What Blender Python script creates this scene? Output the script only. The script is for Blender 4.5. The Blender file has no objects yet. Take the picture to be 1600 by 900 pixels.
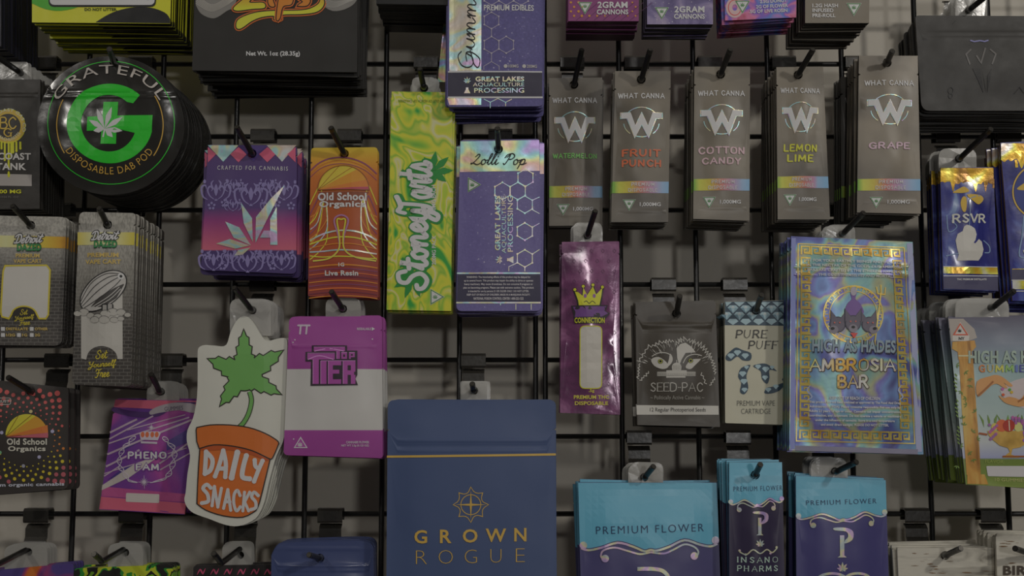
import bpy, math, random
from mathutils import Vector, noise
from mathutils.geometry import delaunay_2d_cdt
random.seed(7)
SC = bpy.context.scene
COL = SC.collection
# ------------------------------------------------------------------ camera, world, lamps, exposure
F = 2000.0            # focal length in pixels of the 1600 px wide frame
D = 1.281             # camera to wire grid, metres
TH = math.atan(223.0 / F)
CZ = 1.40
cam_d = bpy.data.cameras.new('camera'); cam = bpy.data.objects.new('camera', cam_d); COL.objects.link(cam)
cam.location = (0, -D, CZ); cam.rotation_euler = (math.pi / 2 + TH, 0, 0)
cam_d.sensor_width = 36; cam_d.lens = 36 * F / 1600; cam_d.clip_start = .01
SC.camera = cam
SC.view_settings.view_transform = 'Standard'; SC.view_settings.look = 'None'
SC.view_settings.exposure = -1.35; SC.view_settings.gamma = 1.0
w = bpy.data.worlds.new('shop'); SC.world = w; w.use_nodes = True
w.node_tree.nodes['Background'].inputs[0].default_value = (1, 1, 1.05, 1)
w.node_tree.nodes['Background'].inputs[1].default_value = 0.05
def lamp(name, loc, size, power, col=(1, .95, .88), target=(0, 0, 1.42)):
    d = bpy.data.lights.new(name, 'AREA'); d.shape = 'DISK'; d.size = size; d.energy = power; d.color = col
    o = bpy.data.objects.new(name, d); COL.objects.link(o); o.location = loc
    o.rotation_euler = (Vector(target) - Vector(loc)).to_track_quat('-Z', 'Y').to_euler()
    o['kind'] = 'structure'
    return o
lamp('ceiling_lamp', (1.25, -1.8, 2.35), .12, 15)
lamp('ceiling_lamp', (-1.3, -1.9, 2.35), .12, 7)
lamp('ceiling_lamp', (.1, -2.9, 2.45), .2, 9, (1, .96, .92))
lamp('front_fill_light', (.75, -3.1, 1.62), .2, 15.5, (1, .98, .96))  # added fill light in front, brightens the wall between the packs
ALB = 0.30            # how bright a white card comes out: print colours are read off the photo and divided by it

# ------------------------------------------------------------------ geometry helpers
ct, st = math.cos(TH), math.sin(TH)
def at(px, py, h=0.0):
    """point of the plane y=-h seen at pixel px,py"""
    u = (px - 800) / F; v = (450 - py) / F
    dy = ct - v * st; dz = st + v * ct
    s = (D - h) / dy
    return Vector((u * s, -h, CZ + dz * s))
def row_z(k): return CZ + (.0551 + .0595 * k) * D
def lin(c): 
    c = c / 255.0
    return c / 12.92 if c <= .04045 else ((c + .055) / 1.055) ** 2.4
def alb(rgb, f=None):
    g = .3 * rgb[0] + .59 * rgb[1] + .11 * rgb[2]; rgb = [g + (c - g) * .94 for c in rgb]
    f = f or ALB
    return tuple(min(.9, max(.0015, lin(c) / f)) for c in rgb) + (1,)
def node(nt, typ, **kw):
    n = nt.nodes.new(typ)
    for k, v in kw.items():
        if k.startswith('i_'): n.inputs[k[2:].replace('_', ' ')].default_value = v
        else: setattr(n, k, v)
    return n
MATS = {}
def base_mat(name, rough=.45, metal=0.0, bump=.15, bscale=60, coat=0.0, alpha=1.0, rvar=.12, bdist=.0012):
    m = bpy.data.materials.new(name); m.use_nodes = True; nt = m.node_tree
    p = nt.nodes['Principled BSDF']
    p.inputs['Metallic'].default_value = metal; p.inputs['Coat Weight'].default_value = coat
    p.inputs['Coat Roughness'].default_value = .12; p.inputs['Alpha'].default_value = alpha
    tc = node(nt, 'ShaderNodeTexCoord')
    n = node(nt, 'ShaderNodeTexNoise'); n.inputs['Scale'].default_value = bscale; n.inputs['Detail'].default_value = 4
    nt.links.new(tc.outputs['Object'], n.inputs['Vector'])
    mr = node(nt, 'ShaderNodeMapRange'); mr.inputs['To Min'].default_value = max(.03, rough - rvar); mr.inputs['To Max'].default_value = min(1, rough + rvar)
    nt.links.new(n.outputs['Fac'], mr.inputs['Value']); nt.links.new(mr.outputs[0], p.inputs['Roughness'])
    b = node(nt, 'ShaderNodeBump'); b.inputs['Strength'].default_value = bump; b.inputs['Distance'].default_value = bdist
    nt.links.new(n.outputs['Fac'], b.inputs['Height']); nt.links.new(b.outputs[0], p.inputs['Normal'])
    return m, nt, p, tc
def M(rgb, rough=.45, metal=0.0, bump=.15, bscale=60, coat=0.0, f=None):
    k = (tuple(rgb), rough, metal, bump, bscale, coat, f)
    if k not in MATS:
        m, nt, p, tc = base_mat('print_%02x%02x%02x' % tuple(int(min(255, c)) for c in rgb), rough, metal, bump, bscale, coat)
        p.inputs['Base Color'].default_value = alb(rgb, f)
        MATS[k] = m
    return MATS[k]
def ramp_set(cr, stops, mode='LINEAR', f=None):
    el = cr.color_ramp.elements; cr.color_ramp.interpolation = mode
    while len(el) < len(stops): el.new(.5)
    for e, (t, c) in zip(el, stops): e.position = t; e.color = alb(c, f)
def axis_mat(name, a, b, stops, axis='Z', mode='LINEAR', **kw):
    """print whose colour runs along the object's own axis from a to b"""
    m, nt, p, tc = base_mat(name, **kw)
    s = node(nt, 'ShaderNodeSeparateXYZ'); nt.links.new(tc.outputs['Object'], s.inputs[0])
    mr = node(nt, 'ShaderNodeMapRange'); mr.inputs['From Min'].default_value = a; mr.inputs['From Max'].default_value = b
    cr = node(nt, 'ShaderNodeValToRGB'); ramp_set(cr, stops, mode)
    nt.links.new(s.outputs[axis], mr.inputs['Value']); nt.links.new(mr.outputs[0], cr.inputs[0]); nt.links.new(cr.outputs[0], p.inputs['Base Color'])
    return m
def noise_mat(name, stops, scale=20, dist=0.0, detail=2, stretch=(1, 1, 1), mode='LINEAR', seed=0, **kw):
    m, nt, p, tc = base_mat(name, **kw)
    mp = node(nt, 'ShaderNodeMapping'); mp.inputs['Scale'].default_value = stretch; mp.inputs['Location'].default_value = (seed, seed * .7, seed * 1.3)
    n = node(nt, 'ShaderNodeTexNoise'); n.inputs['Scale'].default_value = scale; n.inputs['Detail'].default_value = detail; n.inputs['Distortion'].default_value = dist
    cr = node(nt, 'ShaderNodeValToRGB'); ramp_set(cr, stops, mode)
    nt.links.new(tc.outputs['Object'], mp.inputs[0]); nt.links.new(mp.outputs[0], n.inputs['Vector'])
    nt.links.new(n.outputs['Fac'], cr.inputs[0]); nt.links.new(cr.outputs[0], p.inputs['Base Color'])
    return m
def holo(name='foil', scale=26, dark=1.0, seed=0, rough=.3, metal=.35, bump=.25, stretch=(1, 1, 1.4)):
    k = ('holo', name, scale, dark, seed, rough)
    if k not in MATS:
        S = [(.28, (120, 100, 150)), (.38, (95, 130, 165)), (.45, (105, 150, 130)), (.51, (150, 152, 95)), (.57, (160, 115, 105)), (.64, (140, 130, 165)), (.74, (110, 130, 150))]
        MATS[k] = noise_mat(name, [(t, tuple(c * dark for c in col)) for t, col in S], scale, 1.2, 1, stretch, seed=seed, rough=rough, metal=metal, bump=bump, bscale=90)
    return MATS[k]
def obj(name, verts, faces, mats, parent=None, fmats=None, smooth=False, loc=None):
    me = bpy.data.meshes.new(name); me.from_pydata([tuple(v) for v in verts], [], faces)
    for m in (mats if isinstance(mats, (list, tuple)) else [mats]): me.materials.append(m)
    if fmats:
        me.polygons.foreach_set('material_index', fmats)
    if smooth: me.polygons.foreach_set('use_smooth', [True] * len(me.polygons))
    me.update()
    o = bpy.data.objects.new(name, me); COL.objects.link(o)
    if parent: o.parent = parent
    if loc is not None: o.location = loc
    return o
def empty(name, loc):
    o = bpy.data.objects.new(name, None); COL.objects.link(o); o.location = loc; o.empty_display_size = .02
    return o
def tag(o, label, cat, group=None):
    o['label'] = label; o['category'] = cat
    if group: o['group'] = group
def box_geo(x0, x1, y0, y1, z0, z1):
    v = [(x, y, z) for x in (x0, x1) for y in (y0, y1) for z in (z0, z1)]
    f = [(0, 1, 3, 2), (4, 6, 7, 5), (0, 4, 5, 1), (2, 3, 7, 6), (0, 2, 6, 4), (1, 5, 7, 3)]
    return v, f
def tube_geo(pts, r, n=10, caps=True):
    V, Fc = [], []
    pts = [Vector(p) for p in pts]
    up = Vector((0, 0, 1))
    for i, p in enumerate(pts):
        d = (pts[min(i + 1, len(pts) - 1)] - pts[max(i - 1, 0)]).normalized()
        if abs(d.dot(up)) > .98: up = Vector((1, 0, 0))
        a = d.cross(up).normalized(); b = a.cross(d).normalized(); up = b
        for k in range(n):
            t = 2 * math.pi * k / n
            V.append(p + (a * math.cos(t) + b * math.sin(t)) * r)
    for i in range(len(pts) - 1):
        for k in range(n):
            Fc.append((i * n + k, i * n + (k + 1) % n, (i + 1) * n + (k + 1) % n, (i + 1) * n + k))
    if caps:
        Fc.append(tuple(range(n))); Fc.append(tuple((len(pts) - 1) * n + k for k in reversed(range(n))))
    return V, Fc
def smooth_pts(pts, n=6, closed=False):
    P = [Vector((p[0], p[1])) for p in pts] if len(pts[0]) == 2 else [Vector(p) for p in pts]
    N = len(P); out = []
    for i in range(N if closed else N - 1):
        p0 = P[i - 1] if (closed or i > 0) else P[0]; p1 = P[i]; p2 = P[(i + 1) % N]
        p3 = P[(i + 2) % N] if (closed or i + 2 < N) else P[-1]
        for k in range(n):
            t = k / n
            out.append(.5 * ((2 * p1) + (p2 - p0) * t + (2 * p0 - 5 * p1 + 4 * p2 - p3) * t * t + (3 * p1 - p0 - 3 * p2 + p3) * t ** 3))
    if not closed: out.append(P[-1])
    return [tuple(p) for p in out]
# 2D shapes in pixel units (y down)
def rrect(x0, y0, x1, y1, r=3, n=4):
    return quad((x0, y0), (x1, y0), (x1, y1), (x0, y1), r, n)
def quad(tl, tr, br, bl, r=0, n=4, notch=None, chamfer=False):
    C = [Vector(p) for p in (tl, tr, br, bl)]
    rs = r if isinstance(r, (list, tuple)) else [r] * 4
    out = []
    for i in range(4):
        p = C[i]; a = (C[i - 1] - p).normalized(); b = (C[(i + 1) % 4] - p).normalized(); q = rs[i]
        if q <= 0: out.append(tuple(p))
        elif chamfer: out += [tuple(p + a * q), tuple(p + b * q)]
        else:
            s = p + a * q; e = p + b * q
            for k in range(n + 1):
                t = k / n; out.append(tuple((1 - t) ** 2 * s + 2 * t * (1 - t) * p + t * t * e))
        if notch and i == 1:
            q1 = C[1].lerp(C[2], notch); d = (C[1] - C[0]).normalized(); e = (C[2] - C[1]).normalized()
            out += [tuple(q1 - e * 2), tuple(q1 - d * 3), tuple(q1 + e * 1.5)]
        if notch and i == 3:
            q1 = C[0].lerp(C[3], notch); d = (C[1] - C[0]).normalized(); e = (C[3] - C[0]).normalized()
            out += [tuple(q1 + e * 2), tuple(q1 + d * 3), tuple(q1 - e * 1.5)]
    return out
def ellipse(cx, cy, rx, ry=None, a0=0, a1=360, n=40):
    ry = ry or rx; full = abs(a1 - a0) >= 360
    return [(cx + rx * math.cos(math.radians(a0 + (a1 - a0) * k / n)), cy + ry * math.sin(math.radians(a0 + (a1 - a0) * k / n))) for k in range(n if full else n + 1)]
def dens(pts, d, closed=True):
    """extra points along long edges so that print follows the curved film"""
    out = []; n = len(pts)
    for i in range(n if closed else n - 1):
        a, b = pts[i], pts[(i + 1) % n]; out.append((a[0], a[1])); L_ = math.hypot(b[0] - a[0], b[1] - a[1]); k = int(L_ / d)
        for j in range(1, k + 1): out.append((a[0] + (b[0] - a[0]) * j / (k + 1), a[1] + (b[1] - a[1]) * j / (k + 1)))
    if not closed: out.append(tuple(pts[-1][:2]))
    return out
def inpoly(x, y, P):
    c = False; j = len(P) - 1
    for i in range(len(P)):
        if (P[i][1] > y) != (P[j][1] > y) and x < (P[j][0] - P[i][0]) * (y - P[i][1]) / (P[j][1] - P[i][1]) + P[i][0]: c = not c
        j = i
    return c
def tri_poly(pts, holes=(), xs=(), ys=()):
    """constrained triangulation with lattice points inside"""
    vs = [Vector(p[:2]) for p in pts]; n0 = len(vs); ed = [(i, (i + 1) % n0) for i in range(n0)]
    for h in holes:
        b = len(vs); vs += [Vector(p) for p in h]; ed += [(b + i, b + (i + 1) % len(h)) for i in range(len(h))]
    for x in xs:
        for y in ys:
            if inpoly(x, y, pts) and not any(inpoly(x, y, h) for h in holes): vs.append(Vector((x, y)))
    v, e, f, *_ = delaunay_2d_cdt(vs, ed, [], 0, 1e-5)
    out = []
    for t in f:
        cx = sum(v[i][0] for i in t) / 3; cy = sum(v[i][1] for i in t) / 3
        if inpoly(cx, cy, pts) and not any(inpoly(cx, cy, h) for h in holes): out.append(tuple(t))
    return [tuple(p) for p in v], out
# lettering ---------------------------------------------------------------
TXT = {}
def text_geo(s, off=0.0, space=1.0):
    k = (s, off, space)
    if k not in TXT:
        c = bpy.data.curves.new('t', 'FONT'); c.body = s; c.offset = off; c.resolution_u = 3; c.space_character = space
        c.fill_mode = 'FRONT'; c.space_line = .9; c.align_x = 'CENTER'
        o = bpy.data.objects.new('t', c); COL.objects.link(o)
        dg = bpy.context.evaluated_depsgraph_get(); me = bpy.data.meshes.new_from_object(o.evaluated_get(dg))
        V = [(v.co.x, v.co.y) for v in me.vertices]; Fc = [tuple(p.vertices) for p in me.polygons]
        bpy.data.objects.remove(o); bpy.data.curves.remove(c); bpy.data.meshes.remove(me)
        x0 = min(p[0] for p in V); x1 = max(p[0] for p in V); y0 = min(p[1] for p in V); y1 = max(p[1] for p in V)
        TXT[k] = ([((x - x0) / (x1 - x0) - .5, (y - y0) / (y1 - y0) - .5) for x, y in V], Fc)
    return TXT[k]
def ribbon(pts, w, closed=False, taper=False):
    P = [Vector(p[:2]) for p in pts]; n = len(P); V = []; Fc = []
    for i in range(n):
        a = P[i - 1] if (closed or i > 0) else P[0]; b = P[(i + 1) % n] if (closed or i < n - 1) else P[-1]
        d = (b - a); d = d.normalized() if d.length > 1e-9 else Vector((1, 0)); q = Vector((-d.y, d.x))
        if 0 < i < n - 1 or closed:
            d1 = (P[i] - a); 
            if d1.length > 1e-9:
                cs = abs(q.dot(Vector((-d1.y, d1.x)).normalized())); ww = w / max(.5, cs)
            else: ww = w
        else: ww = w
        if taper: ww *= math.sin(math.pi * (.08 + .84 * i / (n - 1))) 
        V += [tuple(P[i] + q * ww / 2), tuple(P[i] - q * ww / 2)]
    for i in range(n if closed else n - 1):
        j = (i + 1) % n; Fc.append((2 * i, 2 * i + 1, 2 * j + 1, 2 * j))
    return V, Fc
UP = {'A': (.95, ".0,0 .4,1 .8,0|.15,.35 .65,.35"), 'B': (.8, "0,0 0,1|~0,1 .4,1 .55,.78 .4,.54 0,.53|~0,.53 .45,.52 .65,.27 .45,0 0,0"),
 'C': (.85, "~.68,.8 .4,1 .08,.75 .04,.4 .25,.03 .5,.0 .7,.2"), 'D': (.9, "0,0 0,1|~0,1 .35,1 .68,.8 .68,.2 .35,0 0,0"),
 'E': (.72, "0,0 0,1|0,1 .55,1|0,.52 .42,.52|0,0 .58,0"), 'F': (.7, "0,0 0,1|0,1 .55,1|0,.52 .42,.52"),
 'G': (.9, "~.68,.82 .4,1 .08,.78 .04,.35 .3,0 .55,.03 .68,.2|.68,.0 .68,.45|.45,.45 .75,.45"), 'H': (.9, "0,0 0,1|.62,0 .62,1|0,.5 .62,.5"),
 'I': (.3, ".05,0 .05,1"), 'K': (.85, "0,0 0,1|.6,1 0,.4|.2,.58 .65,0"), 'L': (.7, "0,0 0,1|0,0 .55,0"), 'M': (1.05, "0,0 .05,1|.05,1 .4,.2|.4,.2 .75,1|.75,1 .8,0"),
 'N': (.9, "0,0 0,1|0,1 .62,0|.62,0 .62,1"), 'O': (.95, "~.4,1 .08,.8 .08,.2 .4,0 .72,.2 .72,.8 .4,1"), 'P': (.75, "0,0 0,1|~0,1 .42,1 .6,.74 .42,.47 0,.46"),
 'R': (.85, "0,0 0,1|~0,1 .42,1 .58,.76 .42,.52 0,.5|.3,.5 .66,0"), 'S': (.75, "~.55,.85 .3,1 .06,.8 .28,.52 .55,.28 .35,.0 .03,.15"),
 'T': (.8, ".35,0 .35,1|0,1 .7,1"), 'U': (.9, "~0,1 .01,.3 .3,0 .6,.3 .62,1"), 'V': (.85, "0,1 .36,0|.36,0 .72,1"), 'W': (1.15, "0,1 .25,0|.25,0 .5,.9|.5,.9 .75,0|.75,0 1,1"),
 'X': (.8, "0,0 .62,1|0,1 .62,0"), 'Y': (.8, "0,1 .33,.5|.66,1 .33,.5|.33,.5 .33,0"), 'Z': (.8, "0,1 .6,1|.6,1 0,0|0,0 .62,0"), '-': (.45, "0,.45 .28,.45"), ' ': (.45, ""), 'j': (.3, "")}
LO = {'G': (.85, "~.75,.8 .55,1 .2,.8 .08,.4 .2,.08 .5,.1 .68,.5|~.35,.45 .7,.5 .7,.1 .45,-.35 .1,-.28 .25,0 .8,.25"), 'u': (.55, "~0,.15 .12,.5 .08,.15 .2,0 .35,.15 .45,.5|~.45,.5 .4,.12 .47,0 .6,.15"),
 'm': (.78, "~0,.3 .1,.5 .08,0|~.08,.15 .22,.48 .32,.42 .3,0|~.3,.15 .46,.5 .56,.42 .55,.08 .62,0 .78,.18"), 'i': (.3, "~0,.15 .1,.5 .08,.1 .16,0 .3,.15|.13,.72 .16,.78"),
 'e': (.42, "~0,.15 .2,.25 .3,.4 .2,.52 .06,.35 .08,.08 .22,0 .42,.15"), 's': (.42, "~0,.12 .2,.55 .3,.2 .2,0 .04,.05|~.2,.0 .32,.02 .42,.14"),
 'L': (.75, "~.2,.75 .4,1 .5,.8 .25,.3 .05,.05 .0,.12 .2,.12 .5,-.02 .75,.15"), 'o': (.48, "~.2,.5 .04,.35 .08,.05 .25,0 .36,.25 .22,.5 .3,.4 .48,.42"),
 'l': (.3, "~0,.15 .2,.7 .24,1 .14,1 .08,.5 .1,.08 .18,0 .3,.15"), 'P': (.75, "~.15,.7 .35,.95 .3,.5 .12,0 .0,.1|~.0,.65 .15,.95 .5,1.05 .72,.8 .55,.52 .3,.5"),
 'p': (.55, "~0,.2 .12,.5 .08,0 .0,-.4|~.1,.2 .25,.52 .4,.4 .36,.08 .15,.02 .35,0 .55,.15"), 'S': (.8, "~.7,.75 .6,1 .3,.95 .25,.7 .5,.5 .6,.2 .35,-.02 .05,.1 .0,.3 .15,.35"),
 't': (.4, "~0,.15 .2,.6 .25,.95 .14,.3 .14,.05 .25,0 .4,.15|.0,.62 .4,.66"), 'n': (.6, "~0,.3 .1,.5 .08,0|~.08,.15 .25,.5 .38,.42 .37,.08 .44,0 .6,.15"),
 'y': (.55, "~0,.2 .1,.5 .08,.15 .2,0 .35,.15 .42,.5|~.42,.5 .4,0 .25,-.4 .05,-.35 .2,-.08 .55,.12"), 'T': (.7, "~.0,.8 .1,1 .35,.92 .8,1.05|~.45,.95 .4,.4 .3,.05 .1,-.02 .0,.12"),
 'a': (.52, "~.35,.42 .2,.52 .04,.3 .1,.02 .25,.05 .36,.5|~.36,.5 .34,.1 .4,0 .52,.15"), 'r': (.42, "~0,.15 .1,.55 .18,.5 .3,.5 .26,.1 .32,0 .42,.15"),
 'Z': (.9, "~.05,.85 .3,1 .8,.95 .5,.5 .05,.05 .4,.08 .9,.0"), 'D': (.85, "~.35,.85 .3,.3 .2,.05 .05,.1 .3,.05 .65,.15 .75,.6 .55,.98 .2,.98 .02,.75"),
 'Y': (.75, "~.0,.85 .15,1 .15,.6 .3,.45 .5,.6 .65,1|~.65,1 .5,.3 .3,-.3 .05,-.3 .15,-.05 .7,.2"), 'F': (.7, "~.1,.8 .2,1 .5,.9 .8,1|~.5,.92 .4,.3 .25,.0 .05,.05|.2,.5 .6,.55"),
 'f': (.35, "~0,.15 .2,.7 .25,1 .15,1 .08,.4 .05,-.35 .15,-.35 .12,0 .35,.15"), ' ': (.4, "")}
def skel_geo(s, sw, font=UP, serif=0.0, space=.0, shear=0.0):
    """stroke lettering; sw relative to letter height; returns verts normalised so that caps are 1 high"""
    V, Fc = [], []; x = 0.0
    def add(v, f):
        b = len(V); V.extend(v); Fc.extend(tuple(i + b for i in q) for q in f)
    lines = s.split('\n')
    for li, ln in enumerate(lines):
        x = 0.0; mark = len(V)
        for ch in ln:
            adv, d = font.get(ch, UP.get(ch, (.5, "")))
            for stv in d.split('|'):
                if not stv: continue
                sm = stv[0] == '~'; pts = [tuple(float(q) for q in p.split(',')) for p in stv.lstrip('~').split(' ')]
                pts = [(x + px, py) for px, py in pts]
                raw = pts
                if sm: pts = smooth_pts(pts, 5)
                diag = abs(pts[0][0] - pts[-1][0]) > .1 and not sm
                ww = sw * (.55 if (serif and (abs(pts[0][1] - pts[-1][1]) < .1)) else 1)
                add(*ribbon(pts, ww))
                for p in (raw[0], raw[-1]):
                    if font is LO or sw > .1: add([(p[0] + sw / 2 * math.cos(a * math.pi / 4), p[1] + sw / 2 * math.sin(a * math.pi / 4)) for a in range(8)], [tuple(range(8))])
                if serif and not sm:
                    for p in (raw[0], raw[-1]):
                        if abs(p[1]) < .02 and abs(raw[0][1] - raw[-1][1]) > .1: add([(p[0] - serif, -sw * .0), (p[0] + serif, 0), (p[0] + serif, sw * .5), (p[0] - serif, sw * .5)], [(0, 1, 2, 3)])
                        if abs(p[1] - 1) < .02 and abs(raw[0][1] - raw[-1][1]) > .1: add([(p[0] - serif, 1 - sw * .5), (p[0] + serif, 1 - sw * .5), (p[0] + serif, 1), (p[0] - serif, 1)], [(0, 1, 2, 3)])
            x += adv + space
        cx = x / 2
        for i in range(mark, len(V)): V[i] = (V[i][0] - cx + shear * V[i][1], V[i][1] - li * 1.35)
    x0 = min(p[0] for p in V); x1 = max(p[0] for p in V); y0 = min(p[1] for p in V); y1 = max(p[1] for p in V)
    return [((a - x0) / (x1 - x0) - .5, (b - y0) / (y1 - y0) - .5) for a, b in V], Fc

# ------------------------------------------------------------------ hanging packs
ORD = 'first second third fourth fifth sixth seventh eighth ninth tenth eleventh twelfth thirteenth fourteenth fifteenth sixteenth seventeenth eighteenth nineteenth twentieth twenty-first twenty-second'.split()
class Pack:
    def __init__(s, name, label, outline, h, mat, n=0, sp=.005, t=.0016, bulge=.003, crumple=.0006, cfreq=26, ridges=(), hole=None, holes=(),
                 cat='pouch', group=None, copy_label=None, drift=(0, 0), roll=0.0, seed=1, cell=.006, edge=None, jitter=1.0, side_tilt=0):
        s.h = h; s.outline = outline; s.n = n; s.sp = sp; s.t = t; s.bulge = bulge; s.cr = crumple; s.cf = cfreq; s.seed = seed
        xs = [p[0] for p in outline]; ys = [p[1] for p in outline]
        s.bb = (min(xs), min(ys), max(xs), max(ys))
        s.root_loc = at((s.bb[0] + s.bb[2]) / 2, s.bb[3], h)
        s.root = empty(name, s.root_loc)
        tag(s.root, label, cat, group); s.group = group; s.copy_label = copy_label
        s.parts = {}; s.order = []; s.rep = {'body'}; s.mat = mat; s.drift = drift; s.jit = jitter
        s.ridges = [(s.L(0, y)[1], a) for y, a in ridges]
        a = s.L(s.bb[0], s.bb[3]); b = s.L(s.bb[2], s.bb[1]); s.lb = (a[0], min(a[1], b[1]), b[0], b[1])
        s.lb = (min(s.L(*p)[0] for p in outline), min(s.L(*p)[1] for p in outline), max(s.L(*p)[0] for p in outline), max(s.L(*p)[1] for p in outline))
        s.cell = cell
        nx = max(2, int((s.lb[2] - s.lb[0]) / cell)); nz = max(2, int((s.lb[3] - s.lb[1]) / cell))
        s.xs = [s.lb[0] + (s.lb[2] - s.lb[0]) * i / nx for i in range(nx + 1)]
        zz = [s.lb[1] + (s.lb[3] - s.lb[1]) * i / nz + .00003 * (i % 2) for i in range(nz + 1)]
        for z0, a_ in s.ridges: 
            zz = [q for q in zz if abs(q - z0) > .0035] + [z0 - .003, z0 - .0016, z0, z0 + .0016, z0 + .003]
        s.zs = sorted(zz)
        hs = list(holes)
        if hole:
            c = at(hole[0], hole[1], h); k = .0042 / ((D - h) / F)
            hs.append(ellipse(hole[0], hole[1], k, k, n=14))
        s.lh = [[s.L(*p) for p in q] for q in hs]
        s.edge = edge  # dark rims often carry the shade between stacked packs in their colour
        s._body()
    def L(s, px, py):
        p = at(px, py, s.h) - s.root_loc
        return (p.x, p.z)
    def surf(s, x, z):
        u = (x - s.lb[0]) / (s.lb[2] - s.lb[0]); v = (z - s.lb[1]) / (s.lb[3] - s.lb[1])
        u = min(max(u, 0), 1); v = min(max(v, 0), 1)
        m = min(u, 1 - u) * (s.lb[2] - s.lb[0]); m2 = min(v, 1 - v) * (s.lb[3] - s.lb[1])
        e = min(1, max(0, (m - .003) / .022)) * min(1, max(0, (m2 - .004) / .035)); e = e * e * (3 - 2 * e)
        b = s.bulge * e * (.35 + .65 * math.sin(math.pi * u) * math.sin(math.pi * min(1, v * .9)))
        if s.cr:
            q = noise.noise(Vector((x * s.cf, z * s.cf * .8, s.seed * 3.1))) + .5 * noise.noise(Vector((x * s.cf * 2.3, z * s.cf * 2.3, s.seed)))
            b += s.cr * q * (.35 + .65 * e)
        for z0, a in s.ridges: b += a * math.exp(-((z - z0) / .0013) ** 2) * (1 if e > 0.01 else .4)
        return -b
    def _body(s):
        pts = [s.L(*p) for p in s.outline]
        V2, T = tri_poly(pts, s.lh, s.xs, s.zs)
        used = sorted({i for t in T for i in t}); mp = {i: k for k, i in enumerate(used)}
        V2 = [V2[i] for i in used]; T = [tuple(mp[i] for i in t) for t in T]; n = len(V2)
        T2 = []
        for t in T:
            a, b, c = (V2[i] for i in t)
            if (b[0] - a[0]) * (c[1] - a[1]) - (b[1] - a[1]) * (c[0] - a[0]) < 0: t = (t[0], t[2], t[1])
            T2.append(t)
        V = [(x, s.surf(x, z), z) for x, z in V2] + [(x, s.surf(x, z) + s.t, z) for x, z in V2]
        Fc = list(T2) + [(t[0] + n, t[2] + n, t[1] + n) for t in T2]
        cnt = {}
        for t in T2:
            for k in range(3):
                e = (t[k], t[(k + 1) % 3]); cnt[e] = cnt.get(e, 0) + 1
        ns = 0
        for (a, b) in cnt:
            if (b, a) not in cnt: Fc.append((b, a, a + n, b + n)); ns += 1
        # faces listed: front, back, rim; the rim is flat shaded
        fm = [0] * (2 * len(T2)) + [1 if s.edge else 0] * ns
        o = obj('body', V, Fc, [s.mat, s.edge] if s.edge else [s.mat], s.root, fm)
        o.data.polygons.foreach_set('use_smooth', [True] * (2 * len(T2)) + [False] * ns); s.body = o
        try: 
            o.data.edges
            at_ = o.data.attributes.new('sharp_edge', 'BOOLEAN', 'EDGE')
            S = {frozenset((a, b)) for (a, b) in cnt if (b, a) not in cnt}; S |= {frozenset((a + n, b + n)) for a, b in [tuple(q) for q in S if len(q) == 2]}
            for e in o.data.edges:
                if frozenset(e.vertices) in S: at_.data[e.index].value = True
        except Exception: pass
    def _add(s, part, V, Fc, mat, layer):
        """V in local 2D"""
        if part in ('lettering', 'pink_edge', 'cloud_print', 'white_window', 'logo_band', 'silver_strip'): s.nlet = getattr(s, 'nlet', 0) + 1; part = 'lettering#%d' % s.nlet
        if part not in s.parts: s.parts[part] = ([], [], [], []); s.order.append(part)
        pv, pf, pm, mats = s.parts[part]
        if mat not in mats: mats.append(mat)
        mi = mats.index(mat); b = len(pv); s.nc = getattr(s, 'nc', 0) + 1; off = .00012 + .00016 * layer + .000011 * (s.nc % 12)
        pv.extend((x, s.surf(x, z) - off, z) for x, z in V)
        for f in Fc:
            A = 0
            for k in range(len(f)):
                p, q = V[f[k]], V[f[(k + 1) % len(f)]]; A += p[0] * q[1] - q[0] * p[1]
            if A < 0: f = tuple(reversed(f))
            pf.append(tuple(i + b for i in f)); pm.append(mi)
    def poly(s, part, pts, mat, layer=1, holes=()):
        pts = dens(pts, s.cell * 1100); holes = [dens(h, s.cell * 1100) for h in holes]
        P = [s.L(*p) for p in pts]; H = [[s.L(*p) for p in h] for h in holes] + [h for h in s.lh if any(inpoly(q[0], q[1], P) for q in h)]
        x0 = min(p[0] for p in P); x1 = max(p[0] for p in P); z0 = min(p[1] for p in P); z1 = max(p[1] for p in P)
        xs = [x for x in s.xs if x0 < x < x1]; zs = [z for z in s.zs if z0 < z < z1]
        V, T = tri_poly(P, H, xs, zs); s._add(part, V, T, mat, layer); return s
    def line(s, part, pts, w, mat, layer=1, closed=False, taper=False, smooth=0):
        if smooth: pts = smooth_pts(pts, smooth, closed)
        pts = dens(pts, s.cell * 1100, closed)
        V, Fc = ribbon(pts, w, closed, taper); s._add(part, [s.L(*p) for p in V], Fc, mat, layer); return s
    def _place(s, part, g, cx, cy, w, h, mat, layer, rot, skew=0):
        V, Fc = g; c, sn = math.cos(math.radians(rot)), math.sin(math.radians(rot)); out = []
        for x, y in V:
            X = x * w + skew * y * h; Y = -y * h
            out.append(s.L(cx + X * c - Y * sn, cy + X * sn + Y * c))
        s._add(part, out, Fc, mat, layer); return s
    def text(s, t, cx, cy, w, h, mat, layer=3, rot=0, bold=0.0, skew=0, part='lettering', space=1.0):
        return s._place(part, text_geo(t, min(bold, .032), space + max(0, bold - .02) * 2.2), cx, cy, w, h, mat, layer, rot, skew)
    def skel(s, t, cx, cy, w, h, sw, mat, layer=3, rot=0, font=UP, serif=0, space=0, shear=0, part='lettering'):
        return s._place(part, skel_geo(t, sw, font, serif, space, shear), cx, cy, w, h, mat, layer, rot)
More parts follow.
